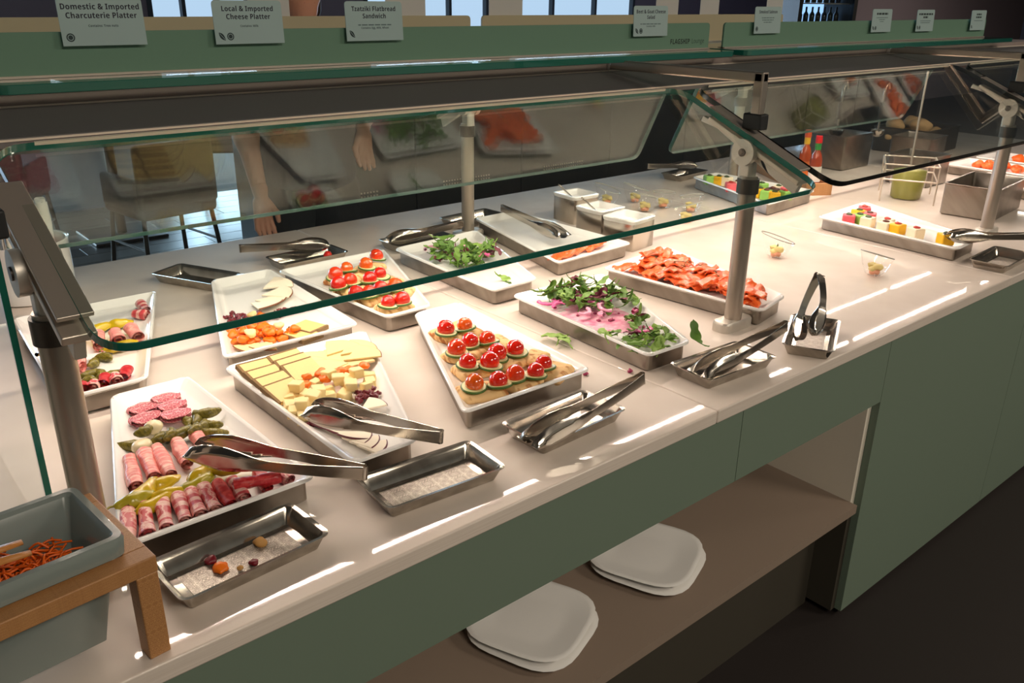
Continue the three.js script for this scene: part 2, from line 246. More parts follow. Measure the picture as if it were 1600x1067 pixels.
SEG.forEach(([a, b], i) => {
  const t = thing('canopy_light', 'dark grey canopy light housing over the ' + segName[i], 'light fixture', 'canopy light housings', 0, T, 0);
  const pr = [[-1.45, 0.535], [-1.45, 0.549], [-1.612, 0.574], [-1.758, 0.574], [-1.92, 0.549], [-1.92, 0.535]];
  const g = new THREE.ExtrudeGeometry(new THREE.Shape(pr.map(q => new THREE.Vector2(q[0], q[1]))), { depth: b - a + 0.048, bevelEnabled: false }).rotateY(-Math.PI / 2).translate(b + 0.024, 0, 0);
  mesh('housing', g, M.fixture, t);
  mesh('spine', box(a - 0.024, b + 0.024, 0.574, 0.592, -1.752, -1.618), M.mauve, t);
  for (const [y, z] of [[0.546, -1.4485], [0.5755, -1.614], [0.5755, -1.756], [0.546, -1.9215]]) mesh('edge_trim', box(a - 0.024, b + 0.024, y - 0.0016, y + 0.0016, z - 0.0016, z + 0.0016), M.trim, t);
  // LED strips: dotted glowing tape under the housing and the light it gives
  for (const z of [-1.565, -1.805]) {
    const n = Math.round((b - a) / 0.0125), cv = document.createElement('canvas'); cv.width = 1024; cv.height = 8; const q = cv.getContext('2d'); q.fillStyle = '#5a4a38'; q.fillRect(0, 0, 1024, 8); q.fillStyle = '#fff2df'; for (let k = 0; k < n; k++) q.fillRect(k * 1024 / n, 1, 1024 / n * 0.5, 6);
    const tx = new THREE.CanvasTexture(cv); tx.colorSpace = THREE.SRGBColorSpace;
    const m = mesh('led_strip', new THREE.BoxGeometry(b - a, 0.003, 0.01).translate((a + b) / 2, 0.5335, z), S(0x222222, 0.6, { emissive: 0xffffff, emissiveMap: tx, emissiveIntensity: 7 }), t);
    area((a + b) / 2, T + 0.529, z, b - a, 0.009, LED_COLOR, LED * (i === 2 ? 0.8 : 1), (a + b) / 2, 0, z + (z > ZC ? 0.12 : -0.12));
  }
});
[[0.27, 2.15, 'long glass shelf above the near platters'], [2.2, 4.08, 'glass shelf above the petit fours section']].forEach(([a, b, l]) => {
  const t = thing('glass_shelf', 'thick green edged ' + l, 'shelf', null, (a + b) / 2, T + 0.6075, -1.765); t.rotation.x = -Math.PI / 2; paneGlass(t, b - a, 0.43, 0.03, M.edge, 0.015);
  mesh('shelf_bracket', join(...[-0.42, 0.42].map(k => box(k * (b - a) - 0.01, k * (b - a) + 0.01, -0.05, 0.05, -0.0148, -0.0076))), M.alu, t);
});

// ------------------------------------------------------------------ lettering and sign cards
function canvasMat(w, h, bg, draw, rough = 0.7) {
  const cv = document.createElement('canvas'); cv.width = w; cv.height = h; const q = cv.getContext('2d'); q.fillStyle = bg; q.fillRect(0, 0, w, h); draw(q, w, h);
  const t = new THREE.CanvasTexture(cv); t.colorSpace = THREE.SRGBColorSpace; return S(0xffffff, rough, { map: t });
}
function frontSheet(shape, x0, y0, w, h) { const g = new THREE.ShapeGeometry(shape, 8), p = g.attributes.position, uv = []; for (let i = 0; i < p.count; i++) uv.push((p.getX(i) - x0) / w, (p.getY(i) - y0) / h); g.setAttribute('uv', new THREE.Float32BufferAttribute(uv, 2)); return g; }
function roundRect(w, h, r, rb = 0.0005) { return new THREE.Shape(outline([[-w / 2, 0], [w / 2, 0], [w / 2, h], [-w / 2, h]], 0, 0.0005, 6).map(([x, y]) => { const dx = w / 2 - Math.abs(x), dy = h - y; return new THREE.Vector2(x, y); })); }
function cardShape(w, h, r) { const s = new THREE.Shape(); s.moveTo(-w / 2, 0); s.lineTo(w / 2, 0); s.lineTo(w / 2, h - r); s.quadraticCurveTo(w / 2, h, w / 2 - r, h); s.lineTo(-w / 2 + r, h); s.quadraticCurveTo(-w / 2, h, -w / 2, h - r); s.closePath(); return s; }
function signCard(x, y, lines, leaf, seal, what, tilt = 0) {
  const w = 0.138, h = 0.077, t = thing('sign_card', what, 'sign card', 'menu cards on the green rail', x, T + y, -1.641); t.rotation.x = -0.05; t.rotation.z = tilt;
  const s = cardShape(w, h, 0.008);
  mesh('card', new THREE.ExtrudeGeometry(s, { depth: 0.0012, bevelEnabled: false, curveSegments: 8 }).translate(0, 0, -0.0014), M.card, t);
  const m = canvasMat(552, 308, '#aec6c6', (q, W, H) => {
    q.textAlign = 'center'; let yy = 76; lines.forEach(([str, big]) => { if (typeof str === 'number') { q.fillStyle = big ? '#2b3c3c' : '#5f7678'; const hh = big ? 26 : 9; let X = W / 2 - str / 2; for (let k = 0; X < W / 2 + str / 2 - 8; k++) { const ww = (big ? 44 : 26) + (k * 29) % 30; q.fillRect(X, yy - hh, Math.min(ww, W / 2 + str / 2 - X), hh); X += ww + (big ? 12 : 8); } yy += big ? 44 : 26; return; } q.fillStyle = big ? '#223' : '#3f5054'; q.font = (big ? 'bold 50px' : big === false ? 'bold 21px' : '18px') + ' sans-serif'; q.fillText(str, W / 2, yy, W - 30); yy += big ? 56 : 30; });
    if (leaf) { q.fillStyle = '#26383a'; q.beginPath(); q.moveTo(30, 226); q.quadraticCurveTo(70, 226, 78, 281); q.quadraticCurveTo(30, 276, 30, 226); q.fill(); q.strokeStyle = '#aec6c6'; q.lineWidth = 3; q.beginPath(); q.moveTo(36, 232); q.lineTo(74, 276); q.stroke(); }
    if (seal) { const sx = leaf ? 118 : 54; q.fillStyle = '#2d3f41'; q.beginPath(); q.arc(sx, 254, 27, 0, 7); q.fill(); q.strokeStyle = '#aec6c6'; q.lineWidth = 4; q.beginPath(); q.arc(sx, 254, 17, 0, 7); q.stroke(); }
  });
  mesh('print', frontSheet(s, -w / 2, 0, w, h), m, t);
  return t;
}
signCard(0.47, 0.665, [['Domestic & Imported', true], ['Charcuterie Platter', true], ['Contains: Tree nuts', false]], false, true, 'menu card reading Domestic & Imported Charcuterie Platter');
signCard(0.733, 0.662, [['Local & Imported', true], ['Cheese Platter', true], ['Contains: Milk', false]], true, true, 'menu card reading Local & Imported Cheese Platter');
signCard(1.01, 0.662, [['Tzatziki Flatbread', true], ['Sandwich', true], [320, null], ['Contains: Egg, Milk, Wheat', false]], true, false, 'menu card reading Tzatziki Flatbread Sandwich');
signCard(1.878, 0.656, [['Beet & Goat Cheese', true], ['Salad', true], [340, null], ['Contains: Milk', false]], true, true, 'menu card reading Beet & Goat Cheese Salad');
signCard(2.42, 0.655, [['Smoked Salmon', true], [260, null], [240, null], [170, null]], false, true, 'menu card reading Smoked Salmon on the second rail');
signCard(3.12, 0.649, [[320, true], [320, null], [170, null], [110, null]], true, true, 'small print menu card in the middle of the second green rail');
signCard(3.45, 0.647, [[440, true], [150, true], [330, null], [300, null]], true, true, 'small print menu card second from the far end of the second rail');
signCard(3.915, 0.645, [[180, true], [200, true], [320, null]], true, false, 'last menu card at the far end of the second rail');
function rail(a, b, label, logo) {
  const h = 0.072, w = b - a, t = thing('sign_rail', label, 'sign rail', 'sign rails on the canopy', (a + b) / 2, T + 0.6155, -1.66);
  mesh('board', new THREE.ExtrudeGeometry(cardShape(w, h, 0.012), { depth: 0.006, bevelEnabled: false, curveSegments: 8 }), M.green, t);
  mesh('foot', box(-w / 2, w / 2, 0, 0.004, -0.012, 0.012), M.alu, t);
  if (logo) { const s = new THREE.Shape([[0, 0], [0.155, 0], [0.155, 0.024], [0, 0.024]].map(p => new THREE.Vector2(...p)));
    mesh('lettering', frontSheet(s, 0, 0, 0.155, 0.024).translate(w / 2 - logo, 0.012, 0.0063), canvasMat(620, 96, '#6f947e', q => { q.textBaseline = 'middle'; q.fillStyle = '#121a17'; q.font = 'bold 74px sans-serif'; q.fillText('FLAGSHIP', 6, 50, 365); q.fillStyle = '#2c4038'; q.font = '70px sans-serif'; q.fillText('Lounge', 384, 50, 230); }), t); }
}
rail(0.0, 2.15, 'green sign rail with the dark lounge lettering, in front of the menu cards', 0.175);
rail(2.22, 4.02, 'second green sign rail past the glass shelf joint');
[[0.05, 1.49], [1.53, 2.95]].forEach(([a, b], k) => {
  const t = thing('far_sign_rail', ['long tan sign rail facing the far side, left one', 'tan sign rail facing the far side, right of the gap'][k], 'sign rail', 'sign rails of the far side', (a + b) / 2, T + 0.6155, -1.945);
  mesh('board', new THREE.ExtrudeGeometry(cardShape(b - a, 0.088, 0.012), { depth: 0.006, bevelEnabled: false, curveSegments: 8 }), M.tan, t); mesh('foot', box(-(b - a) / 2, (b - a) / 2, 0, 0.004, -0.012, 0.012), M.alu, t);
});
[[0.92, 0.10], [1.29, 0.12], [1.62, 0.12], [2.3, 0.11], [2.52, 0.1], [2.9, 0.1]].forEach(([x, w], i) => { one('blank_card', new THREE.ExtrudeGeometry(cardShape(w, 0.1, 0.008), { depth: 0.0012, bevelEnabled: false }), M.cardWhite, 'blank white back of a far side menu card, number ' + ['one', 'two', 'three', 'four', 'five', 'six'][i] + ' from the left', 'sign card', 'far side menu cards', x, T + 0.668, -1.948); });

// ------------------------------------------------------------------ platters and steel trays
function platter(c, label, h = 0.042) {
  const cx = c.reduce((s, p) => s + p[0] / 4, 0), cz = c.reduce((s, p) => s + p[1] / 4, 0), q = c.map(p => [p[0] - cx, p[1] - cz]);
  const t = thing('serving_platter', label, 'platter', 'wedge shaped serving platters', cx, T, cz);
  mesh('steel_base', loft(ringsXZ(q, [[0.016, 0], [0.011, 0.004], [0.011, h - 0.006], [0.013, h - 0.006], [0.014, h - 0.022]], 0.02)), M.steel, t);
  mesh('dish', loft(ringsXZ(q, [[0.02, h - 0.014], [0.006, h - 0.003], [0.0, h + 0.001], [0.0, h + 0.004], [0.002, h + 0.006], [0.007, h + 0.006], [0.009, h + 0.004], [0.022, h - 0.008], [0.028, h - 0.0105], [0.033, h - 0.011], [0.036, h - 0.011]], 0.022), true, true, 0.9), M.dish, t);
  return t;
}
const FY = T + 0.0315;                                        // floor of a dish
const PL = {
  P1: [[0.362, -1.59], [0.511, -1.59], [0.524, -1.085], [0.222, -1.085]], P2: [[0.581, -1.588], [0.916, -1.588], [0.717, -1.085], [0.588, -1.085]],
  P3: [[1.062, -1.612], [1.197, -1.612], [1.162, -1.112], [0.836, -1.118]], P4: [[1.333, -1.572], [1.652, -1.56], [1.442, -1.08], [1.306, -1.085]],
  P5: [[1.688, -1.598], [2.005, -1.632], [1.885, -1.13], [1.738, -1.1]], B1: [[0.315, -2.16], [0.645, -2.157], [0.446, -1.63], [0.285, -1.63]],
  B2: [[0.785, -2.155], [0.955, -2.157], [0.926, -1.632], [0.6, -1.632]], B3: [[0.962, -2.13], [1.307, -2.132], [1.13, -1.632], [0.998, -1.632]],
  B4: [[1.333, -2.12], [1.666, -2.142], [1.478, -1.632], [1.32, -1.628]], B5: [[1.755, -2.27], [1.935, -2.275], [1.952, -1.723], [1.622, -1.708]],
  F1: [[2.735, -1.56], [3.09, -1.578], [2.88, -1.068], [2.7, -1.055]], F2: [[2.936, -2.28], [3.10, -2.28], [3.112, -1.80], [2.75, -1.77]],
};
platter(PL.P1, 'white wedge platter of salami, gherkins and rolled ham nearest the carrot stand');
platter(PL.P2, 'white wedge platter of cubed and sliced cheese in the near row');
platter(PL.P3, 'white wedge platter of tomato flatbreads in the near row');
platter(PL.P4, 'white wedge platter of arugula and beet stained onion in the near row');
platter(PL.P5, 'white wedge platter heaped with smoked salmon behind the steel post');
platter(PL.B1, 'white wedge platter of yellow peppers and ham in the far row');
platter(PL.B2, 'white wedge platter of apricots and cranberries in the far row');
platter(PL.B3, 'white wedge platter of tomato flatbreads in the far row');
platter(PL.B4, 'white wedge platter of arugula with a clean floor in the far row');
platter(PL.B5, 'nearly empty white wedge platter with a little salmon in the far row');
platter(PL.F1, 'near white wedge tray of scattered petit fours');
platter(PL.F2, 'far white wedge tray of petit fours by the hot sauce caddy', 0.045);
const trayMat = S(0xffffff, 0.16, { metalness: 0.92, map: tex(128, (u, v) => mixc([150, 142, 132], [196, 190, 180], 0.5 + fbm(u * 6, v * 6, 3) * 0.6), 0.2) });
const trayGeo = (() => { const c = [[-0.112, -0.058], [0.112, -0.058], [0.112, 0.058], [-0.112, 0.058]];
  return loft(ringsXZ(c, [[0.016, 0], [0.014, 0.001], [0.005, 0.022], [0.0, 0.026], [0.0, 0.0275], [0.006, 0.0262], [0.009, 0.022], [0.018, 0.003], [0.022, 0.002]], 0.016), true, true, 0.5); })();
const crumbTex = tex(128, (u, v) => fbm(u * 12, v * 9, 8) > 0.28 ? [214, 204, 190] : mixc([120, 112, 104], [168, 160, 150], 0.5 + fbm(u * 5, v * 5, 2)), 0.16);
const crumbMat = S(0xffffff, 0.4, { metalness: 0.5, map: crumbTex });
function tray(x, z, ry, label, soiled) {
  const t = thing('tongs_tray', label, 'tray', 'small steel tongs trays', x, T, z, ry); mesh('tray', trayGeo, trayMat, t);
  if (soiled) mesh('dried_residue', box(-0.082, 0.082, 0.0021, 0.0026, -0.03, 0.03), crumbMat, t);
  return t;
}
tray(0.363, -1.01, 0.07, 'small steel tray with an apricot and nut scraps before the ham platter', true);
tray(0.69, -1.01, -0.07, 'small steel tray with dried crumbs before the cheese platter', true);
tray(1.0, -1.02, 0.04, 'small steel tray holding tongs before the tomato flatbreads');
tray(1.452, -0.998, -0.05, 'small steel tray holding tongs beside the steel post');
tray(1.756, -0.972, 0.47, 'square looking steel tray with upright tongs past the steel post', true);
tray(0.80, -2.30, -1.11, 'dark empty steel tray at the far edge behind the cheese');
tray(1.133, -2.285, 0.05, 'steel tray with a cherry tomato at the far edge');
tray(1.5, -2.245, 0.03, 'steel tray at the far edge behind the arugula');
tray(1.825, -2.37, 0.08, 'steel tray behind the rear post at the far edge');
tray(3.10, -2.45, 0.1, 'steel tray at the far edge behind the petit fours');
tray(2.80, -0.965, 0.05, 'steel tray at the near corner of the petit fours tray', true);

// ------------------------------------------------------------------ tongs
function tongArm(side, L, gap) {
  const U = 36, V = 10, pos = [], idx = [];
  const W = u => u < 0.5 ? 0.0115 - 0.003 * Math.sin(u * 2 * Math.PI * 0.5) : u < 0.8 ? 0.0085 + 0.0125 * (0.5 - 0.5 * Math.cos((u - 0.5) / 0.3 * Math.PI)) : 0.021 * Math.sqrt(Math.max(0, 1 - ((u - 0.8) / 0.2) ** 2));
  const s0 = u => 0.004 + gap * Math.sin(Math.min(1, u / 0.62) * Math.PI / 2) - (u > 0.62 ? (u - 0.62) / 0.38 * gap * 0.45 : 0);
  for (const k of [0, 1]) for (let i = 0; i <= U; i++) for (let j = 0; j <= V; j++) {
    const u = i / U, v = j / V * 2 - 1, w = W(u), c = (0.002 + 0.013 * Math.max(0, (u - 0.5) / 0.5)) * (1 - v * v);
    pos.push(u * L, w * v, side * (s0(u) + c + (k ? 0.0016 : 0)));
  }
  const n = (U + 1) * (V + 1), w = V + 1;
  for (let i = 0; i < U; i++) for (let j = 0; j < V; j++) { const a = i * w + j; idx.push(a, a + 1, a + w, a + 1, a + w + 1, a + w); const b = a + n; idx.push(b, b + w, b + 1, b + 1, b + w, b + w + 1); }
  for (let i = 0; i < U; i++) for (const j of [0, V]) { const a = i * w + j, b = a + w; idx.push(a, b, a + n, b, b + n, a + n); }
  const g = new THREE.BufferGeometry(); g.setAttribute('position', new THREE.Float32BufferAttribute(pos, 3)); g.setIndex(idx); return toCreasedNormals(g, 0.9);
}
function tongs(hinge, tip, gap, label, turn = 0) {
  const A = new THREE.Vector3(...hinge), d = new THREE.Vector3(...tip).sub(A), L = d.length();
  const t = thing('tongs', label, 'tongs', 'steel serving tongs', ...hinge);
  const x = d.clone().normalize(), z = new THREE.Vector3().crossVectors(x, new THREE.Vector3(0, 1, 0)).normalize(), y = new THREE.Vector3().crossVectors(z, x);
  t.quaternion.setFromRotationMatrix(new THREE.Matrix4().makeBasis(x, y, z)); t.rotateX(turn);
  mesh('arm', tongArm(1, L, gap), M.polished, t); mesh('arm', tongArm(-1, L, gap), M.polished, t);
  mesh('spring_bend', new THREE.CylinderGeometry(0.0062, 0.0062, 0.023, 16, 1, true, Math.PI, Math.PI), M.polished, t);
  return t;
}
tongs([0.565, T + 0.074, -1.01], [0.375, T + 0.098, -1.205], 0.017, 'open steel tongs lying over the rolled ham platter');
tongs([0.722, T + 0.074, -1.03], [0.582, T + 0.096, -1.22], 0.016, 'open steel tongs lying over the cheese platter');
tongs([1.158, T + 0.075, -0.975], [0.875, T + 0.028, -0.985], 0.015, 'steel tongs resting in the tray before the tomato flatbreads');
tongs([1.622, T + 0.075, -0.965], [1.345, T + 0.028, -0.985], 0.015, 'steel tongs resting in the tray beside the steel post');
tongs([1.80, T + 0.148, -1.0], [1.70, T + 0.03, -0.955], 0.034, 'steel tongs standing upright in the tray past the post', 0.9);
tongs([0.965, T + 0.055, -2.37], [1.20, T + 0.05, -2.27], 0.008, 'steel tongs across the far edge tray with the cherry tomato');
tongs([1.65, T + 0.06, -2.2], [1.39, T + 0.036, -2.245], 0.01, 'steel tongs in the far edge tray behind the arugula');
tongs([1.872, T + 0.068, -2.26], [1.80, T + 0.062, -1.87], 0.014, 'steel tongs lying across the nearly empty salmon platter');
tongs([2.93, T + 0.06, -2.52], [3.16, T + 0.05, -2.44], 0.01, 'steel tongs on the far edge behind the petit fours');
tongs([2.97, T + 0.065, -0.95], [2.735, T + 0.07, -1.11], 0.012, 'steel tongs lying over the near petit fours tray');

// ------------------------------------------------------------------ food builders
const inDish = (x, z, y = 0) => [x, FY + y, z];
const tomGeo = new THREE.SphereGeometry(0.0185, 28, 16, 0, Math.PI * 2, 0, Math.PI * 0.62).scale(1, 1.02, 1).translate(0, 0.0062, 0);
const cukeGeo = cyl(0.0232, 0.0232, 0.005, 30), skinGeo = new THREE.TorusGeometry(0.0236, 0.0021, 8, 34).rotateX(Math.PI / 2).scale(1, 1.2, 1);
function topping(x, z, y, k, which, where, group) {
  const c = thing('cucumber_slice', 'round cucumber slice under the ' + which + ' tomato ' + where, 'cucumber', 'cucumber slices ' + group, x, y, z); c.rotation.set(rr(-0.14, 0.14), rr(0, 6), rr(-0.14, 0.14));
  mesh('flesh', cukeGeo, M.cuke, c); mesh('skin', skinGeo, M.cukeSkin, c);
  const t = one('tomato_half', tomGeo, M.tomato[k % 3], 'glossy cherry tomato half, the ' + which + ' one ' + where, 'tomato', 'tomato halves ' + group, x + rr(-0.003, 0.003), y + 0.0026, z - 0.001 + rr(-0.003, 0.003)); t.rotation.set(c.rotation.x, 0, c.rotation.z); t.scale.setScalar(rr(0.93, 1.1));
}
function breadGeo(w, d) {
  const a = [[-w / 2, -d / 2 * rr(0.8, 1)], [w / 2 * rr(0.85, 1), -d / 2], [w / 2, d / 2 * rr(0.8, 1)], [-w / 2 * rr(0.85, 1), d / 2]];
  const R = [[0.004, 0], [0.0, 0.005], [0.0, 0.011], [0.004, 0.0165], [0.012, 0.0185], [0.03, 0.0185]].map(([i, y]) => outline(a, Math.min(i, Math.min(w, d) * 0.3), 0.01, 5).map(([x, z]) => [x, y + 0.003 * noise(x * 30, z * 30, 1.5), z]));
  return bump(loft(R), 40, 0.003);
}
function bread(x, z, w, d, ry, y, where, group) { const b = one('flatbread_piece', breadGeo(w, d), M.bread, 'toasted flatbread piece ' + where, 'flatbread', group, x, FY + y, z, ry); b.rotation.x = rr(-0.06, 0.06); return b; }
function rollGeo(L, r, turns = 1.8) {                        // thin slice rolled up: spiral section swept along its length
  const n = 34, m = 10, rings = []; const o = rnd() * 40;
  for (let i = 0; i <= m; i++) { const u = i / m, ring = [], k = 1 - 0.12 * Math.sin(u * 5 + o) - 0.1 * Math.abs(u - 0.5);
    const p = []; for (let j = 0; j <= n; j++) { const a = j / n * turns * Math.PI * 2, q = r * (0.35 + 0.65 * j / n) * k * (1 + 0.12 * noise(j * 0.3 + o, u * 4)); p.push([Math.cos(a) * q, Math.sin(a) * q * 0.85, q]); }
    for (const q of p) ring.push([q[0], q[1] + r * 0.85, (u - 0.5) * L * (1 + 0.06 * noise(q[0] * 90 + o, q[1] * 90))]);
    for (let j = n; j >= 0; j--) { const f = 1 - 0.0016 / p[j][2]; ring.push([p[j][0] * f, p[j][1] * f + r * 0.85, (u - 0.5) * L]); }
    rings.push(ring); }
  const g = loft(rings, false, false, 1.1), p = g.attributes.position, uv = []; for (let i = 0; i < p.count; i++) uv.push(p.getX(i) + p.getY(i) * 0.6 + o, p.getZ(i)); g.setAttribute('uv', new THREE.Float32BufferAttribute(uv, 2)); return g;
}
function roll(a, b, r, mat, y, name, label, group, cat = 'cold cuts') { const L = Math.hypot(b[0] - a[0], b[1] - a[1]); const m = one(name, rollGeo(L, r), mat, label, cat, group, (a[0] + b[0]) / 2, FY + y, (a[1] + b[1]) / 2, Math.atan2(b[0] - a[0], b[1] - a[1])); m.rotation.z = rr(-0.5, 0.5) * 0.2; return m; }
const gherkinGeos = [0.034, 0.044, 0.052].map((L, k) => { const R = []; for (let i = 0; i <= 14; i++) { const u = i / 14, r = 0.0095 * Math.pow(Math.sin(Math.PI * Math.min(0.985, Math.max(0.015, u))), 0.45), y = 0.0095 + 0, bend = 0.006 * Math.sin(Math.PI * u); const ring = []; for (let j = 0; j < 14; j++) { const a = j / 14 * Math.PI * 2; ring.push([(u - 0.5) * L, y + Math.cos(a) * r, bend + Math.sin(a) * r]); } R.push(ring); } return bump(loft(R, true, true, 2), 150, 0.0022); });
function gherkin(x, z, y, ry, label, group) { const m = one('gherkin', gherkinGeos[Math.floor(rnd() * 3)], M.gherkin, label, 'gherkin', group, x, FY + y, z, ry); m.rotation.z = rr(-0.15, 0.15); return m; }
const pepperGeos = [0.06, 0.075].map(L => { const R = []; for (let i = 0; i <= 16; i++) { const u = i / 16, r = 0.0165 * Math.pow(Math.sin(Math.PI * Math.pow(Math.min(0.985, Math.max(0.012, u)), 0.8)), 0.55) * (1 - 0.35 * u), ring = []; for (let j = 0; j < 16; j++) { const a = j / 16 * Math.PI * 2, w = r * (1 + 0.12 * Math.cos(a * 3)); ring.push([(u - 0.5) * L, 0.012 + Math.cos(a) * w * 0.8, 0.006 * Math.sin(u * 3) + Math.sin(a) * w]); } R.push(ring); } return bump(loft(R, true, true, 2), 55, 0.0045); });
function pepper(x, z, y, ry, label, group, mat = M.pepper) { const t = thing('yellow_pepper', label, 'pepper', group, x, FY + y, z, ry); const k = Math.floor(rnd() * 2); mesh('flesh', pepperGeos[k], mat, t); mesh('stem', tube([[-0.028, 0.012, 0], [-0.038, 0.015, 0.002], [-0.048, 0.014, 0.008]], 0.0017, 8, 6), M.stem, t); return t; }
const cubeGeos = [0, 1, 2].map(() => { const g = rbox(0.022, 0.019, 0.022, 0.002); return bump(g, 60, 0.004); });
const chunkGeos = [0, 1, 2].map(() => bump(new THREE.IcosahedronGeometry(0.0105, 2).scale(1.2, 0.75, 1), 70, 0.007));
const cranGeos = [0, 1].map(() => bump(new THREE.IcosahedronGeometry(0.0052, 2).scale(1.3, 0.8, 1), 260, 0.004));
function chunk(x, z, y, label, group, mat = M.apricot, name = 'dried_apricot_piece', cat = 'apricot', s = 1) { const m = one(name, chunkGeos[Math.floor(rnd() * 3)], mat, label, cat, group, x, FY + y + 0.007 * s, z, rr(0, 6)); m.scale.setScalar(s * rr(0.85, 1.15)); return m; }
function cran(x, z, y, label, group) { return one('dried_cranberry', cranGeos[Math.floor(rnd() * 2)], M.cran, label, 'cranberry', group, x, FY + y + 0.004, z, rr(0, 6)); }
function sliceGeo(R, a0, a1, th) { const s = new THREE.Shape(); s.moveTo(0, 0); const n = 16; for (let i = 0; i <= n; i++) { const a = a0 + (a1 - a0) * i / n; s.lineTo(Math.cos(a) * R, Math.sin(a) * R); } s.closePath(); return new THREE.ExtrudeGeometry(s, { depth: th, bevelEnabled: true, bevelSize: 0.0008, bevelThickness: 0.0006, bevelSegments: 1, curveSegments: 16 }).rotateX(-Math.PI / 2); }
function bend(g, k) { const p = g.attributes.position; for (let i = 0; i < p.count; i++) { const x = p.getX(i), z = p.getZ(i); p.setY(i, p.getY(i) + k * (x * x + 0.4 * x * z)); } g.computeVertexNormals(); return g; }
function cheeseSlice(x, z, y, ry, R, label, group, mat = M.paleCheese, rindMat = M.rind, a1 = 1.2) {
  const t = thing('cheese_slice', label, 'cheese', group, x, FY + y, z, ry); const a0 = -a1 / 2; mesh('paste', bend(sliceGeo(R, a0, a1 / 2, 0.0028), 1.2), mat, t);
  const pts = []; for (let i = 0; i <= 12; i++) { const a = a0 + a1 * i / 12, X = Math.cos(a) * R, Z = -Math.sin(a) * R; pts.push([X, 0.0014 + 1.2 * (X * X + 0.4 * X * Z), Z]); } mesh('rind', tube(pts, 0.0021, 16, 6), rindMat, t); t.rotation.x = rr(-0.06, 0.06); return t;
}
const leafGeos = [0, 1, 2, 3].map(k => { // arugula leaf: lobed blade, curled, with its stalk
  const L = 0.05 + 0.012 * k, n = 26, pos = [], idx = [], cur = rr(4, 12);
  for (let i = 0; i <= n; i++) { const u = i / n, lob = u < 0.3 ? 0.0016 : (0.004 + 0.0105 * Math.pow(Math.sin(Math.PI * (u - 0.3) / 0.7), 0.7)) * (0.62 + 0.38 * Math.abs(Math.cos((u - 0.25) * 9.5))); const w = u > 0.985 ? 0.0004 : lob;
    for (let j = -2; j <= 2; j++) { const v = j / 2, x = (u - 0.5) * L; pos.push(x, 0.006 + cur * x * x * (k % 2 ? 1 : -0.6) + 0.25 * Math.abs(v) * w + 0.002 * Math.sin(u * 14 + v * 3), v * w + 0.004 * Math.sin(u * 4 + k)); } }
  for (let i = 0; i < n; i++) for (let j = 0; j < 4; j++) { const a = i * 5 + j; idx.push(a, a + 1, a + 5, a + 1, a + 6, a + 5); }
  const g = new THREE.BufferGeometry(); g.setAttribute('position', new THREE.Float32BufferAttribute(pos, 3)); g.setIndex(idx); g.computeVertexNormals(); return g; });
function leaf(x, z, y, label, group, mat) { const m = one('arugula_leaf', leafGeos[Math.floor(rnd() * 4)], mat ?? M.leafs[Math.floor(rnd() * 4)], label, 'leaf', group, x, FY + y, z); m.rotation.set(rr(-0.9, 0.9), rr(0, 6.28), rr(-0.5, 0.5)); m.scale.setScalar(rr(0.62, 0.95)); return m; }
const onionGeos = [1.6, 2.4, 3.3].map(a => { const g = new THREE.TorusGeometry(0.022, 0.005, 10, 26, a).rotateX(Math.PI / 2).scale(1, 0.75, 1.15); return bump(g, 80, 0.003); });
function onion(x, z, y, label, group, mat = M.onion) { const m = one('pickled_onion_strip', onionGeos[Math.floor(rnd() * 3)], mat, label, 'onion', group, x, FY + y + 0.005, z, rr(0, 6.28)); m.rotation.x = rr(-0.3, 0.3); return m; }
function salmonGeo(L, W, f) { const n = 22, m = 10, rings = []; const o = rnd() * 30; for (let i = 0; i <= n; i++) { const u = i / n, top = [], bot = []; const w = W * (0.65 + 0.35 * Math.sin(Math.PI * Math.min(1, u * 1.1 + 0.1)));
  for (let j = 0; j <= m; j++) { const v = j / m - 0.5, x = (u - 0.5) * L * 0.85, y = 0.008 + f * Math.sin(u * 9 + o + v * 2) + 0.008 * Math.cos(v * 3) + 0.003 * noise(u * 6 + o, v * 6), z = v * w; top.push([x, y + 0.0018, z]); bot.push([x, y - 0.0012, z]); } rings.push([...top, ...bot.reverse()]); } const g = loft(rings, true, true, 1); return g; }
const salmonGeos = [[0.08, 0.04, 0.002], [0.095, 0.045, 0.0028], [0.07, 0.05, 0.0026], [0.085, 0.036, 0.003]].map(a => salmonGeo(...a));
function salmon(x, z, y, ry, label, group) { const k = Math.floor(rnd() * 4); const m = one('salmon_slice', salmonGeos[k], M.salmon[Math.floor(rnd() * 3)], label, 'salmon', group, x, FY + y, z, ry); m.rotation.x = rr(-0.3, 0.3); m.rotation.z = rr(-0.16, 0.16); return m; }
// point at (s across, t from the far end to the near end) of a platter's floor
const at = (c, s, t) => { const a = [c[0][0] + (c[1][0] - c[0][0]) * s, c[0][1] + (c[1][1] - c[0][1]) * s], b = [c[3][0] + (c[2][0] - c[3][0]) * s, c[3][1] + (c[2][1] - c[3][1]) * s]; return [a[0] + (b[0] - a[0]) * t, a[1] + (b[1] - a[1]) * t]; };

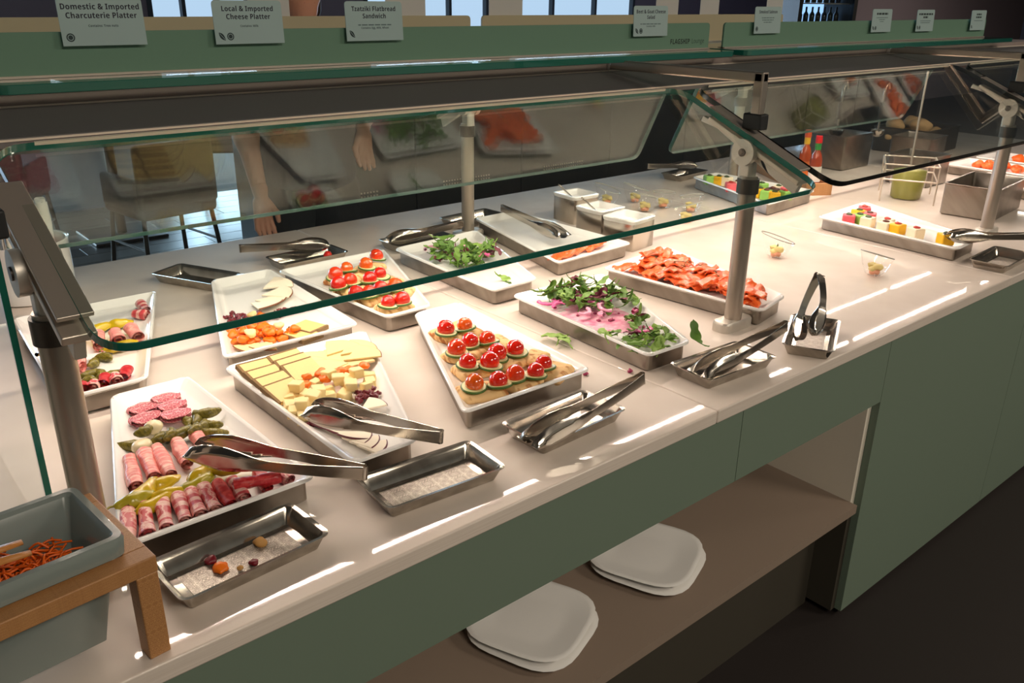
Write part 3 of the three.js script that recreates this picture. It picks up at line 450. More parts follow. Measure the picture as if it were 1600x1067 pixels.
// ------------------------------------------------------------------ tomato flatbreads
{
  const near = 'on the near flatbread platter', far = 'on the far flatbread platter';
  for (const [x, z, w, d, ry] of [[1.075, -1.458, 0.11, 0.085, 0.1], [1.01, -1.35, 0.09, 0.075, 0.25], [1.095, -1.35, 0.085, 0.08, -0.15], [0.98, -1.268, 0.09, 0.07, -0.25], [1.065, -1.262, 0.085, 0.075, 0.15], [1.118, -1.24, 0.075, 0.05, 0.3], [0.925, -1.178, 0.1, 0.065, -0.35], [1.095, -1.165, 0.085, 0.08, 0.35], [1.01, -1.165, 0.085, 0.07, 0.1]]) bread(x, z, w, d, ry, 0, (z < -1.4 ? 'at the narrow end ' : z < -1.3 ? (x < 1.05 ? 'second row left ' : 'second row right ') : z < -1.2 ? (x < 1 ? 'third row left ' : x < 1.1 ? 'third row middle ' : 'third row right ') : x < 0.95 ? 'near row left ' : x < 1.05 ? 'near row middle ' : 'near row right ') + near, 'flatbread pieces ' + near);
  [[1.019, -1.421], [1.069, -1.417], [0.969, -1.313], [1.017, -1.335], [1.057, -1.318], [0.947, -1.247], [0.981, -1.215], [1.018, -1.242], [1.068, -1.237], [1.06, -1.142], [1.021, -1.126], [0.98, -1.141], [0.938, -1.134], [0.893, -1.158]].forEach(([x, z], i) => topping(x + 0.016, z - 0.022, FY + 0.0235, [0, 2, 1, 0, 1, 0, 0, 0, 0, 0, 0, 1, 0, 2][i], ['far left', 'far right', 'second row left', 'second row middle', 'second row right', 'third row left', 'third row inner left', 'third row inner right', 'third row right', 'near row right back', 'near row right front', 'near row middle', 'near row inner left', 'near row left'][i], near, near));
  for (const [x, z, w, d, ry] of [[1.178, -2.005, 0.095, 0.075, 0.5], [1.08, -1.965, 0.11, 0.075, 0.25], [1.055, -1.878, 0.095, 0.075, 0.1], [1.145, -1.878, 0.095, 0.08, 0.2], [1.055, -1.785, 0.085, 0.08, 0.1], [1.13, -1.785, 0.08, 0.08, 0.15], [1.062, -1.698, 0.085, 0.07, 0.0]]) bread(x, z, w, d, ry, 0, (z < -1.95 ? 'farthest row ' : z < -1.85 ? 'second row ' : z < -1.75 ? 'third row ' : 'nearest, ') + (z > -1.75 ? '' : x < 1.1 ? 'left ' : 'right ') + far, 'flatbread pieces ' + far);
  [[1.025, -1.922], [1.079, -1.949], [1.138, -1.948], [1.204, -2.003], [0.99, -1.843], [1.031, -1.848], [1.077, -1.834], [1.123, -1.853], [0.985, -1.753], [1.015, -1.735], [1.056, -1.745], [1.095, -1.744], [1.012, -1.645], [1.05, -1.642]].forEach(([x, z], i) => topping(x + 0.018, z - 0.03, FY + 0.0235, [1, 2, 2, 1, 0, 1, 0, 0, 0, 1, 0, 2, 0, 0][i], ...[['farthest', 'second', 'third', 'nearest'][i >> 2] + (i > 11 ? ' pair ' : ' row ') + (i > 11 ? ['left', 'right'][i - 12] : ['left', 'inner left', 'inner right', 'right'][i & 3])], far, far));
  for (const [x, z] of [[1.045, -1.45], [1.09, -1.255], [1.035, -1.675]]) one('yogurt_dab', bump(new THREE.SphereGeometry(0.022, 18, 10).scale(1, 0.22, 0.8), 60, 0.006), M.cream, z < -1.6 ? 'white yogurt dab under the front tomatoes of the far flatbread platter' : z < -1.4 ? 'white yogurt dab at the narrow end of the near flatbread platter' : 'white yogurt dab in the middle of the near flatbread platter', 'yogurt', null, x, FY + 0.021, z);
}

// ------------------------------------------------------------------ charcuterie platters
{
  const w = 'on the near charcuterie platter';
  const sal = [0, 1].map(k => { const rings = []; for (let i = 0; i <= 20; i++) { const a = i / 20 * Math.PI, ring = [], top = [], bot = []; const X = Math.cos(a) * 0.03, w = 0.004 + 0.026 * Math.sin(a) ** 0.6; for (let j = 0; j <= 14; j++) { const q = j / 14, z = w * (q - 0.5) * 1.9, y = 0.0125 * Math.sin(q * Math.PI * 0.5 + 0.1) + 0.0025 * noise(X * 60 + k * 9, z * 60); top.push([X, y + 0.0014, z]); bot.push([X, y - 0.0006, z]); } rings.push([...top, ...bot.reverse()]); } const g = loft(rings, true, true, 1); const under = g.clone().scale(1, 0.35, 0.94).translate(0, -0.0005, 0.001); return join(g, under); });
  [[0.398, -1.52, 0.15, 'back left'], [0.444, -1.53, -0.05, 'back right'], [0.385, -1.467, 0.25, 'front left'], [0.438, -1.482, 0.02, 'middle'], [0.43, -1.438, -0.1, 'front right']].forEach(([x, z, r, l], i) => { const m = one('salami_fold', sal[i % 2], M.salami, 'folded pink salami slice, the ' + l + ' one ' + w, 'salami', 'folded salami slices', x, FY + 0.001 + i * 0.0025, z, r); m.rotation.x = 0.1; m.scale.setScalar(0.86); });
  const g = [[0.435, -1.405], [0.451, -1.402], [0.473, -1.4], [0.47, -1.37], [0.446, -1.365], [0.362, -1.4], [0.397, -1.38], [0.376, -1.37], [0.39, -1.36], [0.336, -1.385], [0.411, -1.365], [0.43, -1.352], [0.459, -1.342]];
  g.forEach(([x, z], i) => gherkin(x, z, (i % 3) * 0.006, [1.5, 1.2, -0.3, -0.9, 0.6, 0.25, 0.0, 0.5, 0.9, -0.4, 0.1, 0.8, -0.5][i], 'small olive green gherkin beside the salami ' + w, 'gherkins ' + w));
  for (const [x, z, l] of [[0.383, -1.415, 'nearer the salami'], [0.345, -1.36, 'nearer the ham rolls']]) one('silverskin_onion', bump(new THREE.SphereGeometry(0.015, 20, 14).scale(1.15, 0.8, 1), 60, 0.003), M.silverOnion, 'pale pickled silverskin onion ' + l, 'onion', null, x, FY + 0.013, z);
  [[[0.318, -1.335], [0.297, -1.236]], [[0.342, -1.34], [0.327, -1.248]], [[0.365, -1.342], [0.352, -1.24]], [[0.397, -1.342], [0.382, -1.255]], [[0.432, -1.345], [0.424, -1.27]]].forEach(([a, b], i) => roll(a, b, 0.0145, M.ham, 0, 'ham_roll', ORD[i] + ' rolled pink cooked ham slice from the left ' + w, 'cooked ham rolls'));
  [[0.33, -1.226, 0.1], [0.395, -1.215, 0.5], [0.372, -1.192, 0.35], [0.298, -1.214, 0.7], [0.33, -1.188, -0.2], [0.28, -1.196, 0.15], [0.306, -1.178, 0.3], [0.435, -1.196, -0.15]].forEach(([x, z, r], i) => pepper(x, z, i % 2 * 0.006, r, ORD[i] + ' pickled yellow pepper between the ham rolls ' + w, 'yellow peppers ' + w, i % 3 === 2 ? M.pepperGreen : M.pepper));
  [[[0.267, -1.182], [0.242, -1.098]], [[0.29, -1.178], [0.268, -1.098]], [[0.314, -1.176], [0.294, -1.098]], [[0.336, -1.172], [0.32, -1.099]], [[0.356, -1.174], [0.343, -1.1]], [[0.376, -1.174], [0.366, -1.1]], [[0.398, -1.17], [0.39, -1.1]], [[0.42, -1.165], [0.412, -1.102]], [[0.462, -1.16], [0.452, -1.106]], [[0.485, -1.15], [0.49, -1.108]]].forEach(([a, b], i) => roll(a, b, 0.0135, [6, 8].includes(i) ? M.bresaola : M.prosc, 0, 'prosciutto_roll', ORD[i] + ' marbled prosciutto roll from the carrot stand along the rim ' + w, 'prosciutto rolls'));
  [[[0.41, -1.135], [0.452, -1.118]], [[0.43, -1.125], [0.475, -1.112]]].forEach(([a, b]) => roll(a, b, 0.012, M.bresaola, 0.012, 'bresaola_roll', 'dark red cured beef fold near the rim ' + w, 'dark beef folds'));
  const f = 'on the far charcuterie platter';
  [[[0.585, -2.09], [0.578, -2.03]], [[0.548, -2.03], [0.57, -2.0]]].forEach(([a, b]) => roll(a, b, 0.015, M.prosc, 0, 'ham_roll', 'ham roll alone at the wide end ' + f, 'lone ham rolls'));
  [[[0.44, -1.93], [0.425, -1.86]], [[0.475, -1.925], [0.465, -1.865]], [[0.51, -1.93], [0.505, -1.86]], [[0.345, -1.80], [0.375, -1.79]], [[0.335, -1.785], [0.36, -1.76]]].forEach(([a, b]) => roll(a, b, 0.018, M.ham, 0, 'ham_roll', 'rolled ham beside yellow peppers ' + f, 'ham rolls in the far row'));
  [[0.42, -1.975, 0.2], [0.455, -1.985, 0.1], [0.50, -1.985, -0.2], [0.39, -1.93, 0.4], [0.37, -1.955, 1], [0.335, -1.87, 0.6], [0.325, -1.84, 0.9], [0.46, -1.845, 0.1]].forEach(([x, z, r], i) => pepper(x, z, 0, r, 'pickled yellow pepper ' + f, 'yellow peppers ' + f));
  [[0.42, -2.03, 1.5], [0.385, -1.79, 0.9], [0.412, -1.80, 2.2], [0.33, -1.70, 2.6], [0.355, -1.695, 2.4], [0.378, -1.72, 1.5], [0.365, -1.735, 0.3], [0.395, -1.705, 0], [0.32, -1.68, 1], [0.372, -1.69, 1.4]].forEach(([x, z, r]) => gherkin(x, z, 0, r, 'small gherkin ' + f, 'gherkins ' + f));
  [[[0.34, -1.68], [0.335, -1.655]], [[0.36, -1.675], [0.35, -1.65]], [[0.385, -1.69], [0.37, -1.655]], [[0.40, -1.685], [0.395, -1.655]], [[0.43, -1.70], [0.41, -1.665]]].forEach(([a, b], i) => roll(a, b, 0.015, i % 2 ? M.prosc : M.bresaola, 0, 'prosciutto_roll', 'crumpled prosciutto along the near rim ' + f, 'prosciutto in the far row'));
  one('spoon', join(bump(new THREE.SphereGeometry(0.022, 20, 12).scale(1.5, 0.3, 0.8), 1, 0), rod([-0.03, 0.002, 0], [-0.09, 0.02, 0], 0.004)).translate(0, 0.012, 0), M.polished, 'steel tong head lying on the peppers behind the end glass', 'spoon', null, 0.352, FY + 0.006, -1.9, 0.9);
}

// ------------------------------------------------------------------ cheese platters
{
  const w = 'on the near cheese platter', f = 'on the far cheese platter';
  const slabG = rbox(0.068, 0.009, 0.056, 0.0015), crustG = join(rbox(0.007, 0.0102, 0.058, 0.0012).translate(-0.0335, 0, 0), rbox(0.068, 0.0098, 0.0045, 0.0012).translate(0, 0, -0.0275));
  const slab = (x, z, y, ry, label, group) => { const t = thing('peppered_cheese_slab', label, 'cheese', group, x, FY + y, z, ry); mesh('paste', slabG, M.cheese, t); mesh('crust', crustG, M.crust, t); return t; };
  [[0.632, -1.53, 0], [0.63, -1.487, 1], [0.628, -1.444, 2], [0.626, -1.401, 3]].forEach(([x, z, k]) => { const t = slab(x, z, 0.014 + k * 0.001, 0.08 + k * 0.03, 'pepper crusted cheese slab of the left row, ' + ['farthest', 'second', 'third', 'nearest'][k] + ', ' + w, 'peppered cheese slabs ' + w); t.rotation.x = 0.3; t.rotation.z = -0.08; });
  [[0.7, -1.535, 0], [0.698, -1.5, 1], [0.696, -1.465, 2]].forEach(([x, z, k]) => { const t = slab(x, z, 0.014 + k * 0.002, 0.05, 'pepper crusted cheese slab of the right row, ' + ['farthest', 'middle', 'nearest'][k] + ', ' + w, 'peppered cheese slabs ' + w); t.rotation.x = 0.32; });
  [[0.72, -1.50, 0.4], [0.745, -1.515, 0.2], [0.77, -1.5, 0.0], [0.735, -1.455, 0.3], [0.785, -1.455, -0.1], [0.8, -1.53, 0.1], [0.822, -1.51, -0.2], [0.81, -1.475, -0.4]].forEach(([x, z, r], i) => cheeseSlice(x - 0.025, z + 0.02, 0.003 + i * 0.0022, r + 0.4, 0.075, ORD[i] + ' thin pale half moon cheese slice from the bottom ' + w, 'pale cheese slices ' + w));
  [[0.694, -1.41], [0.72, -1.4], [0.667, -1.37], [0.697, -1.365], [0.724, -1.37], [0.752, -1.385], [0.742, -1.358], [0.768, -1.375], [0.792, -1.37], [0.765, -1.335], [0.729, -1.332], [0.71, -1.328], [0.622, -1.38], [0.645, -1.39], [0.653, -1.37], [0.63, -1.35], [0.648, -1.33], [0.61, -1.35], [0.605, -1.325], [0.618, -1.315], [0.608, -1.292], [0.635, -1.335], [0.668, -1.345], [0.685, -1.34], [0.78, -1.35]].forEach(([x, z], i) => { const m = one('cheese_cube', cubeGeos[i % 3], M.paleCheese, 'pale yellow cheese cube in the pile ' + w, 'cheese', 'cheese cubes ' + w, x, FY + 0.0095 + (i % 3 === 1 ? 0.014 : 0), z, rr(0, 1.5)); m.rotation.x = rr(-0.25, 0.25); });
  [[0.685, -1.43], [0.716, -1.425], [0.709, -1.4], [0.668, -1.4], [0.757, -1.415], [0.768, -1.41], [0.804, -1.405], [0.739, -1.412], [0.66, -1.41]].forEach(([x, z]) => chunk(x, z, 0.014, 'orange dried apricot piece behind the cubes ' + w, 'apricot pieces ' + w));
  for (let i = 0; i < 26; i++) cran(0.745 + rr(-0.024, 0.024), -1.305 + rr(-0.018, 0.018), rr(0, 0.01), 'dark dried cranberry in the heap ' + w, 'cranberries ' + w);
  for (let i = 0; i < 5; i++) cran(0.612 + rr(-0.01, 0.01), -1.275 + rr(-0.01, 0.01), 0, 'dark dried cranberry left of the tongs ' + w, 'cranberries by the tongs');
  [[0.672, -1.27, 3.3], [0.68, -1.235, 3.5], [0.685, -1.2, 3.7], [0.625, -1.185, -0.75], [0.627, -1.163, -0.8], [0.629, -1.142, -0.85], [0.7, -1.25, 0.2]].forEach(([x, z, r], i) => cheeseSlice(x, z, 0.002 + i * 0.0012, r, i === 6 ? 0.05 : i > 2 ? 0.05 : 0.062, 'white dark rinded cheese slice, ' + ['farthest left', 'second left', 'third left', 'back of front fan', 'middle of front fan', 'front of fan', 'lone right one'][i] + ', ' + w, 'red rinded slices ' + w, M.whiteCheese, M.redRind, 1.0));
  [[0.82, -1.96, 0.1], [0.8, -1.94, -0.3], [0.845, -1.975, 0.5], [0.87, -2.02, 0.9]].forEach(([x, z, r], i) => cheeseSlice(x, z, 0.003 + i * 0.002, r - 0.8, 0.075, 'white rinded cheese slice at the narrow end ' + f, 'white slices ' + f, M.whiteCheese, M.rind, 1.3));
  [[0.705, -1.69, 3.5], [0.73, -1.685, 3.9]].forEach(([x, z, r]) => cheeseSlice(x, z, 0.002, r, 0.055, 'thin pale cheese slice at the near rim ' + f, 'rim slices ' + f, M.paleCheese, M.rind));
  [[0.734, -1.888], [0.714, -1.86], [0.723, -1.84], [0.743, -1.862], [0.746, -1.835], [0.765, -1.845], [0.773, -1.839], [0.787, -1.815], [0.821, -1.826], [0.841, -1.836], [0.855, -1.832], [0.865, -1.831], [0.83, -1.812], [0.797, -1.806]].forEach(([x, z]) => { for (let k = 0; k < 3; k++) cran(x + rr(-0.012, 0.012), z - 0.01 + rr(-0.012, 0.012), rr(0, 0.006), 'dark dried cranberry in the band ' + f, 'cranberries ' + f); });
  [[0.687, -1.787], [0.712, -1.789], [0.679, -1.752], [0.69, -1.733], [0.709, -1.728], [0.73, -1.722], [0.668, -1.712], [0.677, -1.695], [0.69, -1.691], [0.707, -1.695], [0.733, -1.708], [0.747, -1.708], [0.756, -1.69], [0.727, -1.675], [0.749, -1.68], [0.756, -1.67], [0.78, -1.683], [0.787, -1.672], [0.795, -1.706], [0.769, -1.799], [0.7, -1.76], [0.74, -1.74], [0.76, -1.73], [0.72, -1.75]].forEach(([x, z], i) => { chunk(x, z - 0.012, 0, 'orange dried apricot piece in the heap ' + f, 'apricot pieces ' + f); if (i % 2) chunk(x + rr(-0.01, 0.01), z - 0.012 + rr(-0.01, 0.01), 0.012, 'orange dried apricot piece in the heap ' + f, 'apricot pieces ' + f); });
  [[0.743, -1.81], [0.765, -1.71], [0.692, -1.705]].forEach(([x, z]) => chunk(x, z, 0.02, 'pale cheese crumb lying on the apricots ' + f, 'cheese crumbs ' + f, M.paleCheese, 'cheese_crumb', 'cheese', 1.1));
  slab(0.83, -1.70, 0.008, 1.9, 'pepper crusted cheese slab right of the apricots ' + f, null); slab(0.8, -1.668, 0.006, 1.8, 'pepper crusted cheese slab at the near rim ' + f, null);
  one('apricot_crumb', chunkGeos[1], M.apricot, 'orange apricot crumb dropped behind the far cheese platter', 'apricot', null, 0.975, T + 0.006, -2.19);
}

// ------------------------------------------------------------------ arugula salads
{
  const stain = (() => { const s = new THREE.Shape(); for (let i = 0; i < 60; i++) { const a = i / 60 * Math.PI * 2, r = 1 + 0.25 * noise(Math.cos(a) * 2.2, Math.sin(a) * 2.2, 3) + 0.14 * noise(Math.cos(a) * 7, Math.sin(a) * 7, 9); const x = Math.cos(a) * 0.075 * r, y = Math.sin(a) * 0.11 * r; i ? s.lineTo(x, y) : s.moveTo(x, y); } const g = new THREE.ShapeGeometry(s).rotateX(-Math.PI / 2); const p = g.attributes.position, uv = []; for (let i = 0; i < p.count; i++) uv.push(p.getX(i), p.getZ(i)); g.setAttribute('uv', new THREE.Float32BufferAttribute(uv, 2)); return g; })();
  one('beet_juice_stain', stain, PH(0xffffff, 0.2, { map: tex(128, (u, v) => mixc([240, 196, 208], [224, 128, 160], 0.35 + fbm(u * 8, v * 8, 4) * 0.9), 0.2) }), 'pink beet juice stain on the floor of the near salad platter', 'stain', null, 1.425, FY + 0.0004, -1.335);
  const w = 'on the near salad platter', f = 'on the far salad platter';
  const heap = (spots, n, label, group, h, red) => { for (let i = 0; i < n; i++) { const s = spots[i % spots.length]; leaf(s[0] + rr(-0.022, 0.022), s[1] + rr(-0.022, 0.022), rr(0.006, h), label, group, red && i % 9 === 4 ? M.redLeaf : null); } };
  heap([[1.40, -1.5], [1.43, -1.51], [1.5, -1.525], [1.535, -1.5], [1.55, -1.46], [1.545, -1.42], [1.53, -1.38], [1.515, -1.34], [1.47, -1.43], [1.44, -1.4], [1.49, -1.46], [1.44, -1.47], [1.42, -1.44], [1.48, -1.38]], 100, 'arugula leaf in the heap at the wide end ' + w, 'arugula heap ' + w, 0.032, true);
  heap([[1.47, -1.27], [1.46, -1.25], [1.38, -1.2], [1.40, -1.18], [1.42, -1.16], [1.40, -1.125], [1.37, -1.12], [1.35, -1.17], [1.345, -1.23], [1.335, -1.13]], 46, 'arugula leaf scattered at the narrow end ' + w, 'arugula at the narrow end', 0.014, true);
  [[1.37, -1.42], [1.39, -1.38], [1.49, -1.41], [1.37, -1.48], [1.43, -1.32], [1.47, -1.30], [1.415, -1.205], [1.46, -1.35], [1.45, -1.45], [1.41, -1.45], [1.5, -1.43], [1.43, -1.39]].forEach(([x, z], i) => onion(x, z, 0.012, 'bright pink pickled onion strip ' + w, 'pink onions ' + w, i % 3 === 1 ? M.onionPale : M.onion));
  for (let i = 0; i < 24; i++) { const p = at(PL.P4, rr(0.2, 0.75), rr(0.3, 0.85)); const m = one('beet_crumb', cranGeos[i % 2], PH(0xa3325c, 0.4), 'tiny pink beet crumb ' + w, 'crumb', 'beet crumbs ' + w, p[0], FY + 0.0025, p[1]); m.scale.setScalar(rr(0.4, 0.8)); }
  [[1.287, -1.335, 0.4], [1.285, -1.315, 1.1], [1.283, -1.35, 2.0]].forEach(([x, z, r]) => { const m = one('arugula_leaf', leafGeos[2], M.leafs[2], 'fallen arugula leaf on the worktop left of the near salad platter', 'leaf', 'fallen arugula', x, T + 0.01, z, r); });
  { const m = one('arugula_leaf', leafGeos[3], M.leafs[1], 'arugula leaf hanging over the narrow rim of the near salad platter', 'leaf', null, 1.46, T + 0.045, -1.078, 1.2); m.rotation.z = 0.4; }
  [[1.19, -1.19], [1.215, -1.21], [1.205, -1.17], [1.29, -1.12]].forEach(([x, z]) => one('beet_crumb', cranGeos[0], PH(0xa3325c, 0.4), 'tiny pink beet crumb fallen on the worktop', 'crumb', 'fallen beet crumbs', x, T + 0.004, z));
  heap([[1.40, -1.99], [1.43, -2.0], [1.48, -2.04], [1.5, -1.99], [1.53, -1.95], [1.54, -1.92], [1.51, -1.89], [1.45, -1.86], [1.42, -1.85], [1.40, -1.89], [1.40, -1.94], [1.46, -1.94], [1.49, -1.93]], 100, 'arugula leaf in the heap ' + f, 'arugula heap ' + f, 0.034, true);
  [[1.405, -2.02], [1.43, -2.03], [1.5, -1.9], [1.52, -1.88], [1.49, -1.96], [1.47, -1.9], [1.53, -1.97]].forEach(([x, z], i) => onion(x, z, 0.018, 'pale pink onion strip ' + f, 'pink onions ' + f, i % 2 ? M.onion : M.onionPale));
  [[1.42, -1.72], [1.4, -1.665]].forEach(([x, z]) => leaf(x, z, 0.004, 'lone arugula leaf at the narrow end ' + f, 'lone leaves ' + f));
}

// ------------------------------------------------------------------ salmon
{
  const w = 'heaped on the near salmon platter';
  for (let i = 0; i < 84; i++) { const t = 0.09 + 0.82 * ((i * 0.618) % 1), s = 0.17 + 0.66 * ((i * 0.382 + i * i * 0.017) % 1), p = at(PL.P5, s, t), mid = 1 - Math.abs(s - 0.5) * 2; salmon(p[0], p[1], rr(0, 0.008) + 0.026 * mid * (1 - 0.5 * t) * ((i % 4) / 3), rr(-0.7, 0.9), 'folded orange smoked salmon slice ' + w, 'salmon slices on the near platter'); }
  for (let i = 0; i < 14; i++) { const p = at(PL.P5, rr(0.3, 0.7), rr(0.15, 0.85)); const d = one('dill_sprig', tube([[-0.01, 0, 0], [0, 0.003, 0.004], [0.008, 0, -0.003], [0.014, 0.002, 0.003]], 0.0008, 10, 5), M.dill, 'dark dill sprig lying on the salmon heap', 'dill', 'dill sprigs', p[0], FY + 0.046, p[1], rr(0, 6)); }
  [[1.675, -1.76, 0.2], [1.70, -1.765, 0.1], [1.73, -1.77, 0.2], [1.80, -1.79, 0.1], [1.835, -1.785, 0.15], [1.86, -1.79, 0.2]].forEach(([x, z, r]) => salmon(x, z, 0.002, r, 'last salmon slice at the near rim of the empty platter', 'salmon slices on the far platter'));
}

// ------------------------------------------------------------------ petit fours, verrines, ramekins
{
  const pg = rbox(0.042, 0.036, 0.042, 0.005), top = bump(new THREE.SphereGeometry(0.0115, 14, 8).scale(1, 0.4, 1), 100, 0.003), names = ['pink', 'yellow', 'green', 'cream', 'chocolate'];
  const pf = (x, z, k, where, i) => { const t = thing('petit_four', names[k] + ' iced petit four cube ' + where, 'petit four', names[k] + ' petit fours ' + where, x, FY + 0.018 + (where.includes('far') ? 0.003 : 0), z, rr(0, 1.5)); mesh('cake', pg, M.petit[k], t); const d = mesh('topping', top, M.petitTop[(i + k) % 3], t); d.position.y = 0.0195; };
  [[2.925, -1.49, 0], [2.86, -1.475, 1], [2.765, -1.46, 0], [2.80, -1.44, 2], [2.85, -1.43, 0], [2.785, -1.40, 3], [2.81, -1.345, 3], [2.77, -1.33, 3], [2.775, -1.29, 1], [2.77, -1.225, 3], [2.775, -1.13, 1]].forEach(([x, z, k], i) => pf(x, z, k, 'on the near tray', i));
  [[2.93, -2.185, 2], [2.95, -2.15, 1], [2.96, -2.12, 3], [2.88, -2.04, 0], [2.925, -2.04, 3], [2.895, -1.93, 4], [2.975, -1.96, 2], [2.88, -1.9, 1], [2.87, -1.865, 2], [2.925, -1.875, 4], [2.87, -1.83, 1], [2.98, -1.885, 3], [2.98, -1.85, 0], [2.92, -1.815, 2]].forEach(([x, z, k], i) => pf(x, z, k, 'on the far tray', i));
  // slanted glass verrines
  const cupGeo = (() => { const rings = [[0.016, 0.001], [0.024, 0.006], [0.034, 0.024], [0.042, 0.05]]; const R = rings.map(([r, y], i) => Array.from({ length: 36 }, (_, j) => { const a = j / 36 * 6.2832; return [Math.cos(a) * r, y + (i === 3 ? 0.014 * Math.cos(a) : i === 2 ? 0.004 * Math.cos(a) : 0), Math.sin(a) * r * 0.85]; })); return loft(R, true, false, 2); })();
  const rimGeo = tube(Array.from({ length: 37 }, (_, j) => { const a = j / 36 * 6.2832; return [Math.cos(a) * 0.042, 0.05 + 0.014 * Math.cos(a), Math.sin(a) * 0.0357]; }), 0.0013, 60, 6);
  const cups = [[2.425, -2.285, 'leftmost of the far cluster'], [2.538, -2.24, 'heaped one in the far cluster'], [2.45, -2.11, 'in the middle of the far cluster'], [2.555, -2.11, 'at the back right of the far cluster'], [2.585, -2.0, 'right of the far cluster'], [2.44, -1.905, 'nearest of the far cluster'], [2.312, -1.441, 'alone on the worktop right of the salmon'], [2.38, -1.15, 'alone nearest the worktop edge']];
  cups.forEach(([x, z, l], i) => { const t = thing('glass_verrine', 'small slanted glass cup ' + l, 'glass cup', 'glass verrines', x, T + 0.001, z, 2.2 + i * 0.5); if (i > 5) t.rotation.y = 2.5 + (i - 6) * 0.5; t.scale.setScalar(1.25); mesh('bowl', cupGeo, M.cupGlass, t); mesh('rim', rimGeo, M.cupRim, t);
    for (let k = 0; k < 7; k++) { const a = k * 0.9; const m = one(k % 3 === 0 ? 'shrimp_bit' : 'salad_bit', chunkGeos[k % 3], k % 3 === 0 ? M.shrimp : M.salad, (k % 3 === 0 ? 'pink shrimp bit' : 'pale salad bit') + ' in the glass cup ' + l, 'salad', 'bits in the glass cup ' + l, x + Math.cos(a) * (k ? 0.011 : 0), T + 0.015 + (k % 3) * 0.008, z + Math.sin(a) * (k ? 0.009 : 0), a); m.scale.setScalar(1.15); }
    leaf(x, z, T + 0.024 - FY, 'green herb leaf on the glass cup ' + l, null).scale.setScalar(0.4); });
  const sq = (w, spec, r) => loft(ringsXZ([[-w / 2, -w / 2], [w / 2, -w / 2], [w / 2, w / 2], [-w / 2, w / 2]], spec, r), true, true, 0.8);
  [[2.15, -2.18, 0.12, 'farthest of three'], [2.065, -1.975, 0.12, 'middle of three'], [2.045, -1.825, 0.125, 'nearest of three']].forEach(([x, z, w, l], i) => {
    const t = thing('square_ramekin', 'square white pot in a steel sleeve, ' + l, 'ramekin', 'square ramekins', x, T, z, 0.1 * i - 0.05); mesh('steel_sleeve', sq(w, [[0.004, 0], [0.003, 0.002], [0.003, 0.088], [0.006, 0.088], [0.007, 0.02]], 0.006), M.polished, t);
    mesh('white_pot', sq(w, [[0.008, 0.08], [0.0, 0.09], [-0.002, 0.098], [0.0, 0.101], [0.007, 0.1], [0.012, 0.09], [0.018, 0.035], [0.028, 0.032]], 0.012), M.dish, t);
    if (i < 2) one('teaspoon', rod([0.02, 0.05, 0.01], [-0.07, 0.135, -0.02], 0.003, 8), M.polished, 'thin steel spoon handle standing in the ' + (i ? 'middle' : 'farthest') + ' square pot', 'spoon', null, x, T, z); });
}

